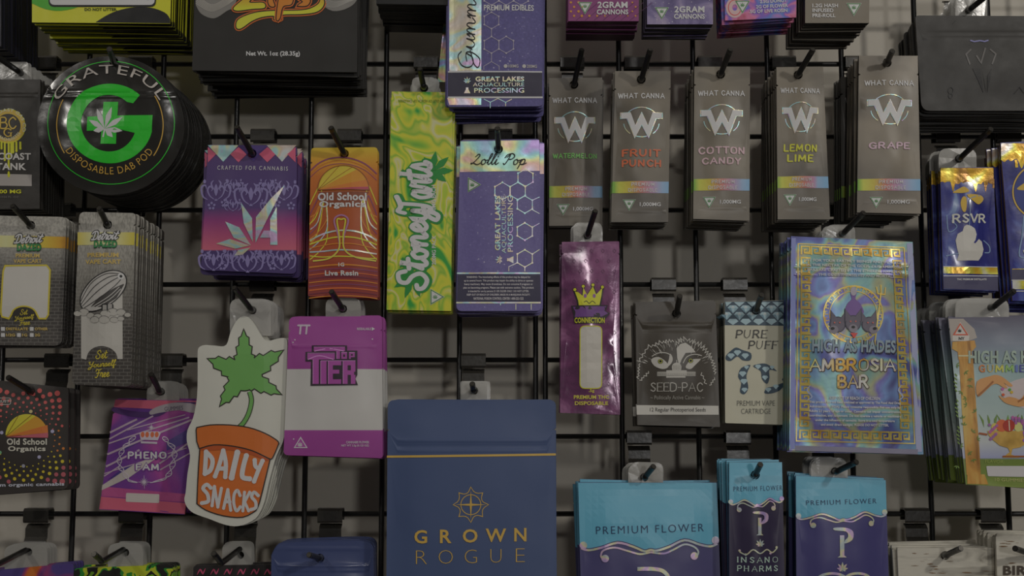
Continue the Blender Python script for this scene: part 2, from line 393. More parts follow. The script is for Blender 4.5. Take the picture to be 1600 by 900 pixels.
    def arc_text(s, t, cx, cy, r, h, a0, a1, mat, layer=3, bold=0, part='lettering', bottom=False, ry=None):
        V, Fc = text_geo(t, min(bold, .032), 1.1); out = []; ry = ry or r
        for x, y in V:
            a = math.radians(a0 + (x + .5) * (a1 - a0)); k = (y + .5) * h * (-1 if bottom else 1)
            out.append(s.L(cx + (r + k) * math.cos(a), cy + (ry + k) * math.sin(a)))
        s._add(part, out, Fc, mat, layer); return s
    def leaf(s, part, cx, cy, r, mat, layer=2, blades=7, rot=0, wd=.13):
        for k in range(blades):
            f = (k - (blades - 1) / 2) / ((blades - 1) / 2); a = math.radians(-90 + rot + f * 118); L_ = r * (1 - .5 * f * f)
            ex, ey = cx + L_ * math.cos(a), cy + L_ * math.sin(a); nx, ny = -math.sin(a), math.cos(a)
            q = [(cx, cy)] + [(cx + (ex - cx) * t + nx * wd * r * b, cy + (ey - cy) * t + ny * wd * r * b) for t, b in ((.3, .6), (.55, 1), (.8, .55))] + [(ex, ey)] + [(cx + (ex - cx) * t - nx * wd * r * b, cy + (ey - cy) * t - ny * wd * r * b) for t, b in ((.8, .55), (.55, 1), (.3, .6))]
            s._add(part, [s.L(*p) for p in q], [tuple(range(8))], mat, layer)
        return s.line(part, [(cx, cy), (cx - r * .25 * math.sin(math.radians(rot)), cy + r * .35)], r * .07, mat, layer)
    def warn(s, cx, cy, r, ang=90, w=None, g=None, part='warning_symbol', red=False, lay=2):
        """triangle sign with a small leaf; ang = direction of the tip, 90 is down"""
        w = w or M((150, 150, 142)); g = g or M((52, 92, 50))
        T = lambda q: [(cx + q * math.cos(math.radians(ang + k * 120)), cy + q * math.sin(math.radians(ang + k * 120))) for k in range(3)]
        s.poly(part, T(r), w, lay); s.line(part, T(r * .84), r * .10, g, lay + 1, closed=True)
        return s.leaf(part, cx, cy + r * .1, r * .38, g, lay + 1)
    def tab(s, x0, y0, x1, y1, hx, hy, r=12, rep=True, mat=None, bottom_in=6, sw=False):
        """clear stick-on hang tab behind the top of the pack"""
        P = [s.L(*p) for p in quad((x0, y0), (x1, y0), (x1, y1 + bottom_in), (x0, y1 + bottom_in), [r, r, 1, 1])]
        k = .0040 / ((D - s.h) / F); H = [s.L(*p) for p in ellipse(hx, hy, k, k, n=12)]
        V, T = tri_poly(P, [H], s.xs, s.zs); n = len(V); y = s.t + .0003
        T = [t if ((V[t[1]][0] - V[t[0]][0]) * (V[t[2]][1] - V[t[0]][1]) - (V[t[1]][1] - V[t[0]][1]) * (V[t[2]][0] - V[t[0]][0])) > 0 else (t[0], t[2], t[1]) for t in T]
        wob = lambda x, z: .0007 * noise.noise(Vector((x * 90, z * 90, s.seed)))
        VV = [(x, y + wob(x, z), z) for x, z in V] + [(x, y + wob(x, z) + .0006, z) for x, z in V]
        o = obj('hang_tab', VV, list(T) + [(a + n, c + n, b + n) for a, b, c in T], mat or TABM, s.root); o['label'] = 'clear plastic hang tab'
        s.tabo = o
        if rep: s.rep.add('hang_tab')
        return s
    def done(s, rep=()):
        objs = {'body': [s.body]}
        if getattr(s, 'tabo', None): objs['hang_tab'] = [s.tabo]
        for p in s.order:
            pv, pf, pm, mats = s.parts[p]
            objs[p] = [obj(p.split('#')[0], pv, pf, mats, s.root, pm)]
            if p == 'hang_tab': pass
        s.rep |= set(rep)
        rnd = random.Random(s.seed * 17 + 3)
        for i in range(1, s.n + 1):
            r = s.root.copy(); COL.objects.link(r)
            j = s.jit
            r.location = s.root_loc + Vector((rnd.uniform(-.0009, .0009) * j + s.drift[0] * i, s.sp * i, rnd.uniform(-.0009, .0009) * j + s.drift[1] * i))
            r.rotation_euler = (0, math.radians(rnd.uniform(-.7, .7) * j), 0)
            r['label'] = (s.copy_label or 'pouch behind the front one') + ', ' + ORD[i] + ' from the front'
            r['group'] = s.group or 'stack of alike pouches'
            for p, os_ in objs.items():
                if p.split('#')[0] in s.rep:
                    for o in os_:
                        c = o.copy(); COL.objects.link(c); c.parent = r
        if s.n and s.group is None: pass
        return s
# ------------------------------------------------------------------ the setting: wall behind and the wire grid
WALLY = .07
wm, wnt, wp, wtc = base_mat('painted_wall', rough=.75, bump=.12, bscale=180)
wn = node(wnt, 'ShaderNodeTexNoise'); wn.inputs['Scale'].default_value = 5
wr = node(wnt, 'ShaderNodeValToRGB'); ramp_set(wr, [(.3, (132, 128, 119)), (.7, (139, 135, 126))])
wnt.links.new(wtc.outputs['Object'], wn.inputs['Vector']); wnt.links.new(wn.outputs['Fac'], wr.inputs[0]); wnt.links.new(wr.outputs[0], wp.inputs['Base Color'])
v, f = box_geo(-2.4, 2.4, WALLY, WALLY + .05, 0, 3.1)
wall = obj('wall_back', v, f, wm); wall['kind'] = 'structure'
for nm_, z0_, z1_, c_ in (('floor', -.05, 0, (70, 64, 58)), ('ceiling', 3.1, 3.15, (150, 148, 142))):
    v, f = box_geo(-2.4, 2.4, -4.2, WALLY + .05, z0_, z1_); obj(nm_, v, f, M(c_, rough=.8))['kind'] = 'structure'
STEEL = M((21, 21, 21), rough=.38, bump=.1, bscale=300, coat=.2, f=.5)
STEEL2 = M((44, 42, 38), rough=.3, bump=.12, bscale=220, coat=.4, f=.4)
def grid_panel(name, label, x_first, x_last, step):
    root = empty(name, ((x_first + x_last) / 2, 0, row_z(-6))); tag(root, label, 'grid panel')
    o = root.location; z0, z1 = row_z(-5) - .02 - o.z, row_z(9) - o.z
    n = round((x_last - x_first) / step)
    tv, tf = tube_geo([(0, 0, z0), (0, 0, (z0 + z1) / 2), (0, 0, z1)], .0027, 10)
    me = None
    for i in range(n + 1):
        if me is None: w_ = obj('vertical_wire', tv, tf, STEEL, root, smooth=True); me = w_.data
        else: w_ = bpy.data.objects.new('vertical_wire', me); COL.objects.link(w_); w_.parent = root
        w_.location = (x_first + i * step - o.x, -.0005, 0)
    hx0, hx1 = x_first - o.x, x_last - o.x
    hv, hf = tube_geo([(hx0, 0, 0), (0, 0, 0), (hx1, 0, 0)], .0026, 10); me = None
    for k in range(-5, 9):
        if me is None: w_ = obj('horizontal_wire', hv, hf, STEEL, root, smooth=True); me = w_.data
        else: w_ = bpy.data.objects.new('horizontal_wire', me); COL.objects.link(w_); w_.parent = root
        w_.location = (0, .0045, row_z(k) - o.z)
STEP = .0762
grid_panel('wire_grid_panel', 'black wire grid panel carrying the left half of the display, left of the upright seam', .31 * STEP - 12 * STEP, .31 * STEP, STEP)
grid_panel('wire_grid_panel', 'black wire grid panel carrying the right half of the display, right of the upright seam', .437 * STEP, .437 * STEP + 11 * STEP, STEP)

HOOKN = 0
def hook(label, bx, k, hole, h, tip, dh=.022, lean=.030):
    """bracket over grid wire k at pixel column bx; arm runs to the hole at depth h and turns up to the tip"""
    z = row_z(k)
    # pixel column -> x on the grid plane at that height
    lo = at(bx, 450, 0); v_ = 0
    zz = z - CZ; ang = math.atan(zz / D) - TH; py = 450 - F * math.tan(ang); X = at(bx, py, 0).x
    root = empty('display_hook', (X, 0, z - lean)); tag(root, label, 'hook', 'black display hooks clipped on the wire grid')
    O = root.location
    def sheet(name, prof, half, th=.0016):
        # prof: list of (y,z), swept along x
        V, Fc = [], []
        P = [Vector(p) for p in prof]
        for i, p in enumerate(P):
            d = (P[min(i + 1, len(P) - 1)] - P[max(i - 1, 0)]).normalized(); q = Vector((-d.y, d.x)) * th / 2
            for sx in (-half, half):
                V.append((sx, p.x + q.x, p.y + q.y)); V.append((sx, p.x - q.x, p.y - q.y))
        for i in range(len(P) - 1):
            a = 4 * i; b = 4 * (i + 1)
            Fc += [(a, a + 2, b + 2, b), (a + 1, b + 1, b + 3, a + 3), (a, b, b + 1, a + 1), (a + 2, a + 3, b + 3, b + 2)]
        Fc += [(0, 1, 3, 2), (4 * len(P) - 4, 4 * len(P) - 2, 4 * len(P) - 1, 4 * len(P) - 3)]
        V = [(x, y, zz_ + lean) for x, y, zz_ in V]
        return obj(name, V, Fc, STEEL2, root)
    sheet('saddle', [(.009, -.006), (.0092, .0035), (.007, .0052), (-.0052, .0052), (-.0068, .0035), (-.0068, -.0062), (-.0055, -.0076)], .0122)
    sheet('back_plate', [(.0045, -.010), (.0005, -.0115), (-.003, -.014), (-.003, -.022), (-.0055, -.026), (-.0065, -.030), (-.0055, -.052)], .0108, .0018)
    a = Vector((X, -.006, z - lean)); b = at(hole[0], hole[1], h); t = at(tip[0], tip[1], h + dh)
    bd = b + (b - a).normalized() * .004
    pts = [a, a.lerp(b, .5), b] + [Vector(q) for q in smooth_pts([tuple(b), tuple(bd.lerp(b + (t - b) * .15, .4)), tuple(b.lerp(t, .3)), tuple(t)], 4)[1:]]
    tv, tf = tube_geo([p - O for p in pts], .0027, 12)
    obj('arm', tv, tf, STEEL, root, smooth=True).data.polygons.foreach_set('use_smooth', [True] * (len(tf) - 2) + [False] * 2)
    cv, cf = tube_geo([pts[-1] - O, pts[-1] - O + (pts[-1] - pts[-2]).normalized() * .0008], .0022, 10)
    obj('end_cap', cv, cf, M((52, 50, 46), rough=.3, metal=.6, f=.4), root)
    return root
TABM, _nt, _p, _tc = base_mat('clear_tab', rough=.18, bump=.5, bscale=60, alpha=.42)
_p.inputs['Base Color'].default_value = (.75, .74, .70, 1)
TABW, _nt, _p, _tc = base_mat('milky_tab', rough=.25, bump=.4, bscale=50, alpha=.8)
_p.inputs['Base Color'].default_value = (.55, .54, .50, 1)
WHITE = M((150, 149, 142)); CREAM = M((138, 136, 122)); BLK = M((14, 14, 14), f=.5); GOLD = M((150, 118, 42))
GREY = M((120, 118, 112))
# ------------------------------------------------------------------ top row
def zr(p, *ys): return [p.L(0, y)[1] for y in ys]
def zmat(P, name, stops, mode='LINEAR', **kw):
    """stops: list of (pixel row, colour) from top to bottom, turned into the pack's own height"""
    a = P.L(800, stops[-1][0])[1]; b = P.L(800, stops[0][0])[1]
    out = [((P.L(800, y)[1] - a) / (b - a), c) for y, c in reversed(stops)]
    return axis_mat(name, a, b, out, 'Z', mode, **kw)
def xmat(P, name, stops, y=300, **kw):
    a = P.L(stops[0][0], y)[0]; b = P.L(stops[-1][0], y)[0]
    return axis_mat(name, a, b, [((P.L(x, y)[0] - a) / (b - a), c) for x, c in stops], 'X', 'LINEAR', **kw)
INK = M((20, 20, 20), f=.5)
DARKP = M((36, 34, 30), rough=.42, bump=.2)
# lime green pack, top left
LIME = M((142, 158, 22), rough=.4); GRN = M((52, 120, 30)); 
p = Pack('flat_pouch', 'lime green flat pack with a white panel reading DO NOT LITTER below, top left corner', quad((50, -180), (272, -180), (266, 37), (50, 35), 0), .110, LIME, n=15, sp=.0064, t=.0042, bulge=0, crumple=.0002,
         group='lime green packs on one hook, top left', copy_label='lime green pack stacked behind the front one at the top left', seed=2, jitter=1.2, edge=M((40, 52, 14)))
p.body.data.materials[1] = xmat(p, 'pack_edges', [(50, (62, 78, 18)), (140, (50, 60, 16)), (160, (12, 12, 11)), (272, (14, 14, 12))], 20)
p.poly('printed_shape', quad((50, -20), (130, -20), (135, 8), (50, 6)), GRN, 1)
p.poly('printed_shape', smooth_pts([(50, 5), (70, 14), (95, 17), (125, 10), (150, -8), (150, -20), (50, -20)], 3), GRN, 1)
p.poly('printed_shape', [(150, 34.5)] + smooth_pts([(150, 34.5), (175, 20), (205, 12), (235, 12), (258, 20), (266, 30)], 4) + [(266, 36.5), (150, 35)], INK, 1)
p.poly('white_panel', rrect(76, -120, 244, 11, 9), INK, 2); p.poly('white_panel', rrect(78, -118, 242, 8, 8), M((150, 148, 145)), 3)
p.text('ing', 226, -3, 19, 9, INK, 4, bold=.02); p.text('DO NOT LITTER.', 158, 15, 51, 4.6, M((30, 40, 16)), 3, bold=.03)
p.done(['printed_shape'])
# dark stack in the top left corner
p = Pack('flat_pouch', 'very dark navy pack cut by the left frame edge, above the gold seal pack', quad((-150, -160), (2, -160), (2, 72), (-150, 72)), .11, M((22, 22, 32), f=.4), n=14, sp=.0062, t=.0045, bulge=0, group='dark navy packs, top left corner', copy_label='dark navy pack stacked deep in the top left corner', seed=3)
p.poly('printed_shape', quad((-90, -160), (-10, -160), (-10, 30), (-90, 30)), M((30, 52, 44)), 1).done(['printed_shape'])
# big black bag with orange yellow lettering
p = Pack('mylar_bag', 'large black bag with yellow and orange script lettering and its net weight printed below', quad((309, -170), (560, -170), (558, 113), (300, 110)), .108, M((27, 26, 24), rough=.55, bump=.2, bscale=40), n=15, sp=.0064, t=.0022, bulge=.002, crumple=.0008,
         group='large black bags on one hook, top', copy_label='large black bag stacked behind the one with yellow script', seed=5, jitter=2.4, cell=.009)
SMK = M((88, 86, 82))
p.poly('printed_smoke', smooth_pts([(306, 8), (315, 22), (335, 29), (355, 18), (368, 8), (370, -30), (306, -30)], 4), SMK, 1)
p.poly('printed_smoke', smooth_pts([(498, 4), (520, 18), (545, 12), (559, -4), (559, -40), (498, -40)], 4), SMK, 1)
for k in range(6): p.line('printed_smoke', smooth_pts([(306, 2 + k * 3 - 12), (330, 18 + k * 2 - 10), (352, 10 + k * 2 - 10), (366, -4 + k)], 5), 1.2, M((115, 112, 106)), 2)
for k in range(5): p.line('printed_smoke', smooth_pts([(500, k * 3 - 6), (522, 12 + k * 2 - 8), (545, 5 + k - 6), (559, -6 + k)], 5), 1.0, M((112, 110, 105)), 2)
ORG = M((168, 72, 28)); YEL = M((178, 148, 22)); 
def outlined(pts, fill, lay=3, part='script_logo', o=ORG, k=INK, wo=6.5, wk=3.2):
    q = smooth_pts(pts, 4, True); p.line(part, q, wo, o, lay, closed=True); p.line(part, q, wk, k, lay + 1, closed=True); p.poly(part, q, fill, lay + 2)
ZY = zmat(p, 'logo_fill', [(-20, (172, 96, 26)), (4, (182, 120, 28)), (14, (186, 150, 30)), (46, (190, 168, 36))])
outlined([(370, 43), (372, 33), (384, 26), (402, 21), (428, 18.5), (460, 18), (484, 15), (499, 6), (502, -5), (507, 4), (503, 14), (492, 20.5), (470, 23), (442, 24.5), (440, 31), (434, 33), (429, 31), (428, 26), (410, 28), (394, 34), (381, 43), (374, 46)], ZY, 2)
outlined([(366, 14), (378, 3), (392, -8), (376, -10), (372, -18), (410, -20), (406, -10), (390, 5), (412, 6), (414, 14), (395, 15.5), (372, 18)], ZY, 5)
ZO = M((172, 88, 28))
for pts in ([(424, -14), (420, 2), (423, 11), (430, 11), (427, 0), (431, -14)], [(439, -12), (433, 30), (438, 30), (443, 12), (456, 8), (458, -6), (448, -14)], [(478, -14), (466, -10), (466, -2), (474, 4), (466, 10), (480, 10), (485, 2), (478, -4), (484, -12)]): outlined(pts, ZO, 5)
p.text('Net Wt. 1oz (28.35g)', 427, 85, 84, 9, WHITE, 3, bold=.03).done()
# black box stack between
p = Pack('flat_pouch', 'plain black pack at the top edge, right of the big black bag', quad((588, -170), (716, -170), (716, 8), (588, 6)), .10, M((20, 20, 20), f=.5), n=12, sp=.007, t=.006, bulge=0, group='plain black packs at the top edge', copy_label='plain black pack seen from below at the top edge', seed=6)
p.done()
# great lakes gummies
NAVY = (58, 54, 92)
nm = noise_mat('navy_star_print', [(.0, (50, 47, 80)), (.62, (62, 58, 100)), (.70, (70, 66, 106)), (.76, (140, 138, 150))], 420, 0, 2, rough=.45, bump=.1)
FOIL = holo()
def foilprint(seed=0): return holo('foil_print', 60, 1.1, seed, .35, .3, .1)
FP = foilprint()
def hexes(p, cells, r, m, w=1.3, part='hexagon_print', lay=2, node_=1.6, full=True):
    done = set()
    for cx, cy in cells:
        P = [(cx + r * math.cos(math.radians(a)), cy + r * math.sin(math.radians(a))) for a in range(30, 390, 60)]
        p.line(part, P, w, m, lay, closed=True)
        for q in P: p.poly(part, ellipse(q[0], q[1], node_, n=8), m, lay + 1)
def wordmark(p, cx, cy, sc, rot=0, lay=3):
    c, s_ = math.cos(math.radians(rot)), math.sin(math.radians(rot))
    q = lambda x, y: (cx + (x * c - y * s_) * sc, cy + (x * s_ + y * c) * sc)
    for t, x, y, w_, h_, b in (('GREAT LAKES', 8, -11, 76, 7.6, .045), ('AQUACULTURE', 6, -2, 80, 7, .0), ('PROCESSING', 7, 6.5, 78, 7.4, .01)):
        X, Y = q(x, y); p.text(t, X, Y, w_ * sc, h_ * sc, FP, lay, rot=rot, bold=b)
    X, Y = q(-43, -7); p.leaf('leaf_emblem', X, Y, 8 * sc, FP, lay, rot=rot, wd=.12)
    p.poly('flask_emblem', [q(-45, 2), (q(-41, 2)), q(-41, 5), q(-38, 11), q(-48, 11), q(-45, 5)], FP, lay)
p = Pack('mylar_bag', 'navy pouch with a silver strip, tall script lettering and hexagon print, at the top edge', quad((702, -190), (846, -190), (848, 166), (698, 167), [0, 0, 7, 7]), .105, nm, n=9, sp=.0064, t=.002, bulge=.0015, crumple=.0004,
         ridges=[], group='navy and silver hexagon pouches', copy_label='navy and silver pouch stacked behind the front one', seed=8, jitter=2.2)
p.poly('silver_strip', quad((702, -188), (753, -188), (752, 111), (702, 111)), holo('foil', 26, 1.15, 2), 1)
p.poly('silver_strip', quad((699, 153), (752, 153), (752, 164), (702, 164)), FOIL, 1)
p.poly('logo_band', quad((700, 113), (847, 113), (847, 152), (700, 152)), M((34, 32, 46)), 1)
p.poly('logo_band', quad((700, 111.5), (847, 111.5), (847, 113.5), (700, 113.5)), WHITE, 2); p.poly('logo_band', quad((700, 151), (848, 151), (848, 153.5), (700, 153.5)), WHITE, 2)
p.skel('Gummies', 735, 32, 150, 36, .055, INK, 3, rot=-88, font=LO)
hexes(p, [(768, 33), (768, 71), (791, 71), (768, 112 - 4)][:3], 13, M((120, 115, 125)), .9, node_=1.5)
hexes(p, [(745 + 23 * k, -4) for k in (1, 2, 3)], 13, M((125, 120, 130)), .9, node_=1.5)
p.line('hexagon_print', [(768, 46), (768, 58)], .9, M((120, 115, 125)), 2); p.line('hexagon_print', [(756, 110), (756, 104), (768, 97), (780, 104), (780, 110)], .9, M((120, 115, 125)), 2); p.line('hexagon_print', [(768, 84), (768, 97)], .9, M((120, 115, 125)), 2)
p.text('PREMIUM EDIBLES', 795, 13, 78, 9, WHITE, 3, bold=.02)
for x, t in ((790, '100MG'), (819, '200MG')): p.poly('option_dot', ellipse(x, 104, 3, n=12), M((130, 128, 125)), 3); p.text(t, x + 12, 104, 16, 5, M((125, 122, 120)), 3, bold=.02)
wordmark(p, 773, 135, 1.0); p.line('hexagon_print', [(766, 169), (766, 160), (756, 155)], 1, FP, 2); p.line('hexagon_print', [(766, 160), (778, 154), (790, 160), (790, 166)], 1, FP, 2); p.line('hexagon_print', [(790, 160), (800, 155)], 1, FP, 2)
p.done(['silver_strip', 'logo_band'])
p = Pack('mylar_bag', 'silver pouch slanting out on the left behind the navy hexagon pouch', quad((712, -160), (830, -160), (800, 130), (684, 128), 2), .045, holo('foil_back', 26, .8, 4), bulge=.002, crumple=.001, seed=4)
p.done()
# purple and galaxy boxes
PUR = M((92, 40, 80)); DOT = M((150, 98, 30))
p = Pack('printed_card_pack', 'purple pack with orange halftone dots at the top edge', quad((888, -170), (999, -170), (998, 33), (888, 33)), .105, PUR, n=9, sp=.0062, t=.0058, bulge=0, crumple=.0001, edge=M((52, 22, 40)), group='purple 2 gram packs', copy_label='purple pack stacked behind the one with orange dots', seed=11, cat='pack')
for i in range(10):
    for j in range(7):
        x = 892 + i * 12 + (j % 2) * 5; y = -10 + j * 7; r_ = 2.1 - .22 * abs(i - 1) if i < 5 else .4 + .35 * (i - 5)
        if r_ > .3 and x < 997 and y < 32 and not (912 < x < 982 and y < 25): p.poly('halftone_dots', ellipse(x, y, r_, n=7), DOT, 2)
for k in range(7): p.line('printed_streak', [(900 + k * 14, 32), (935 + k * 14, 4)], .7, M((58, 24, 56)), 1)
p.text('2GRAM', 957, 8, 47, 10, WHITE, 4, bold=.045); p.text('CANNONS', 957, 19, 49, 8, WHITE, 4, bold=.045); p.warn(914, 10, 13); p.done()
gal = noise_mat('galaxy_print', [(.3, (50, 42, 78)), (.5, (84, 76, 108)), (.62, (110, 100, 122)), (.72, (120, 116, 128))], 45, 1, 5, rough=.4)
p = Pack('printed_card_pack', 'starry grey and violet pack at the top edge', quad((1011, -170), (1114, -170), (1114, 38), (1011, 38)), .105, gal, n=7, sp=.0058, t=.0055, bulge=0, crumple=.0001, edge=M((26, 25, 30)), group='galaxy print packs', copy_label='galaxy print pack stacked behind the front one', seed=12, cat='pack')
for k in range(40):
    r2 = random.Random(k); p.poly('printed_star', ellipse(1013 + r2.random() * 99, r2.random() * 37, .4 + r2.random() * .5, n=5), M((140, 138, 145)), 2)
p.text('2GRAM', 1077, 15, 47, 10, WHITE, 4, bold=.045); p.text('CANNONS', 1077, 26, 48, 8, WHITE, 4, bold=.045); p.warn(1034, 18, 13); p.done()
don = noise_mat('pink_blue_print', [(.34, (120, 42, 60)), (.45, (150, 80, 110)), (.52, (84, 60, 130)), (.6, (60, 84, 138)), (.68, (120, 80, 130))], 30, 1.5, 2, rough=.4, seed=3)
p = Pack('printed_card_pack', 'pink and blue marbled pack listing flower and live rosin weights', quad((1130, -170), (1246, -175), (1244, 27), (1133, 32)), .105, don, n=9, sp=.0060, t=.003, bulge=0, crumple=.0003, group='pink and blue marbled packs', copy_label='pink and blue marbled pack stacked behind the front one', seed=13, cat='pack', jitter=2.6)
p.poly('printed_donut', ellipse(1148, 12, 14, 16, n=24), M((160, 120, 120)), 1, holes=[ellipse(1148, 12, 4, 5, n=12)]); p.line('printed_donut', ellipse(1148, 12, 10, 12, n=24), 1.2, M((160, 50, 50)), 2, closed=True)
p.text('2.5G DONUT', 1208, 2, 42, 5.5, WHITE, 4, rot=-3, bold=.03); p.text('2G OF FLOWER', 1206, 10, 50, 5.5, WHITE, 4, rot=-3, bold=.03); p.text('.5G OF LIVE ROSIN', 1200, 17.5, 60, 5.5, WHITE, 4, rot=-2, bold=.03); p.warn(1160, 8, 14); p.done()
p = Pack('printed_card_pack', 'warm grey pack reading 1.2G HASH INFUSED PRE-ROLL', quad((1258, -170), (1360, -170), (1358, 36), (1258, 36)), .108, M((84, 78, 68)), n=12, sp=.0062, t=.005, bulge=0, crumple=.0002, edge=M((24, 23, 21)), group='warm grey pre-roll packs', copy_label='grey pre-roll pack stacked behind the front one', seed=14, cat='pack', jitter=1.8)
for t, y, w_ in (('1.2G HASH', 9, 40), ('INFUSED', 16.5, 33), ('PRE-ROLL', 24.5, 36)): p.text(t, 1269 + w_ / 2, y, w_, 5.8, WHITE, 4, bold=.03)
p.warn(1334, 12, 14); p.done()
# black pouch top right
p = Pack('mylar_bag', 'large matte black pouch with rounded corners and a faint crystal emblem, top right', quad((1430, 24), (1740, 26), (1740, 173), (1440, 173), [6, 0, 0, 14]), .100, M((36, 35, 33), rough=.5, bump=.25), n=10, sp=.0058, t=.003, bulge=.003, crumple=.0008, ridges=[(52, .0005), (60, .0004)],
         group='large matte black pouches, top right', copy_label='matte black pouch stacked behind the one with the crystal emblem', seed=15, drift=(.0002, -.0008))
G1 = M((66, 64, 62)); G0 = M((24, 23, 22), f=.5)
for pts in ([(1516, 78), (1508, 86), (1514, 102)], [(1545, 78), (1554, 86), (1548, 102)], [(1524, 88), (1531, 100), (1538, 76)]): p.line('embossed_emblem', pts, 2.4, G1, 2)
for pts in ([(1518, 108), (1536, 146), (1530, 108)], [(1532, 108), (1539, 138), (1540, 146)], [(1548, 108), (1542, 146), (1541, 120)]): p.poly('embossed_emblem', pts, G0, 2)
p.line('embossed_emblem', [(1515, 64), (1521, 66), (1530, 64.5), (1537, 66), (1543, 64)], 2, M((92, 92, 130)), 3)
p.line('printed_mark', ellipse(1485, 142, 4, 5, n=14), 1.2, G0, 2, closed=True); p.line('printed_mark', ellipse(1485, 150, 3, 4, n=14), 1.2, G0, 2, closed=True); p.line('printed_mark', [(1584, 147), (1592, 137), (1599, 146)], 1.2, G0, 2)
p.line('printed_mark', [(1488, 38), (1493, 32)], 1, G0, 2)
p.tab(1495, -20, 1545, 26, 1516, 14, 6); p.done()
# ------------------------------------------------------------------ second row
p = Pack('mylar_bag', 'black pouch with a gold seal dripping over white block letters, left frame edge', quad((-70, 124), (63, 124), (62, 326), (-70, 327)), .085, M((33, 31, 28), rough=.42, bump=.3), n=10, sp=.0062, t=.003, bulge=.002, crumple=.0008, ridges=[(149, .0008)], group='black gold seal pouches', copy_label='black pouch stacked behind the gold seal one', seed=16)
GD = M((140, 118, 45)); 
p.poly('gold_seal', ellipse(14, 198, 27, n=40), GD, 1, holes=[ellipse(14, 198, 19.5, n=30)]); p.line('gold_seal', ellipse(14, 198, 26.5, n=40), .8, YEL, 2, closed=True)
p.arc_text('EAST COAST GAS CO', 14, 198, 23, 5, -200, 20, M((150, 145, 120)), 3, bold=.02); p.arc_text('MASSACHUSETTS', 14, 198, 23, 5, 160, 30, M((150, 145, 120)), 3, bold=.02, bottom=True)
p.skel('BC', 14, 193, 27, 20, .13, GD, 3, serif=.12, part='gold_seal'); p.skel('G', 14, 208, 14, 14, .14, GD, 3, serif=.1, part='gold_seal')
for x, y in ((-6, 236), (0, 240), (4, 232), (9, 250), (15, 262), (19, 244), (22, 238), (27, 236), (33, 232), (-11, 238)): p.line('gold_drip', [(x, 222), (x, y)], 3, YEL, 2); p.poly('gold_drip', ellipse(x, y, 1.9, 2.6, n=8), YEL, 2)
BW = M((140, 138, 135))
p.text('EAST COAST', 4, 245, 90, 11, BW, 4, bold=.05, part='block_lettering'); p.text('DABS TANK', -4, 261, 92, 11, BW, 4, bold=.05, part='block_lettering')
p.poly('white_panel', quad((-60, 272), (50, 273), (50, 291), (-60, 290)), M((118, 114, 110)), 2); p.poly('gold_drip', ellipse(15, 273, 2, 5, n=10), YEL, 3)
p.text('1,000 MG', 10, 300, 47, 7, YEL, 3, bold=.03); p.text('1ML  0.034 FL. OZ', 8, 308, 44, 3, M((80, 78, 74)), 3)
p.tab(-20, 95, 42, 124, 28, 111, 5); p.done(['white_panel'])
# round pouch
RB = M((27, 26, 24), rough=.2, bump=.35, bscale=34, coat=.5)
cx, cy = 173, 196
p = Pack('round_pouch', 'round glossy black pouch with a green G and white leaf in a green ring', ellipse(cx, cy, 115, 108.5, n=72), .112, RB, n=15, sp=.0060, t=.0042, bulge=.004, crumple=.0011, cfreq=36, ridges=[(144, .0007), (152, .0006)], hole=(178, 97),
         group='round black pouches on one hook', copy_label='round black pouch stacked behind the green G one', seed=17, cat='pouch', jitter=.7, cell=.0045, drift=(.0003, 0), edge=M((20, 20, 19), rough=.5, f=.5))  # rim colour near black: shade inside the stack is painted in
GG = M((28, 135, 30), rough=.3); OY = M((160, 112, 40))
p.line('green_ring', ellipse(174, 192, 99, 96, n=70), 1.2, GG, 2, closed=True)
p.line('gold_arc', ellipse(174, 196, 82, 84, -32, 35, n=20), 1.5, OY, 2); p.line('gold_arc', ellipse(174, 196, 84, 84, 148, 208, n=20), 1.5, OY, 2)
# G: thick arc plus bar
cgx, cgy = 173, 194
out = ellipse(cgx, cgy, 67, 66, 10, 322, n=50) ; inn = ellipse(cgx, cgy, 43, 42, 322, 20, n=44)
G_ = [(240, 181), (239, 196)] + ellipse(cgx, cgy, 67, 62, 12, 315, n=56) + [(210, 163)] + ellipse(cgx - 1, cgy, 43, 44, 312, 20, n=50) + [(190, 204), (190, 183)]
p.poly('green_letter', G_, GG, 1)
p.poly('green_letter', quad((164, 161), (187, 161), (183, 226), (159, 226)), GG, 1)
p.poly('green_letter', quad((139, 184), (238, 181), (234, 203), (138, 206)), GG, 2)
p.leaf('white_leaf', 166, 203, 36, M((150, 150, 145)), 3, blades=7, rot=18, wd=.12)
p.arc_text('GRATEFUL', 173, 196, 88, 15, -152, -28, M((135, 130, 124)), 7, bold=.0, ry=80)
p.arc_text('DISPOSABLE DAB POD', 173, 196, 81, 11, 148, 33, OY, 3, bold=-.005, bottom=True, ry=77); p.done()
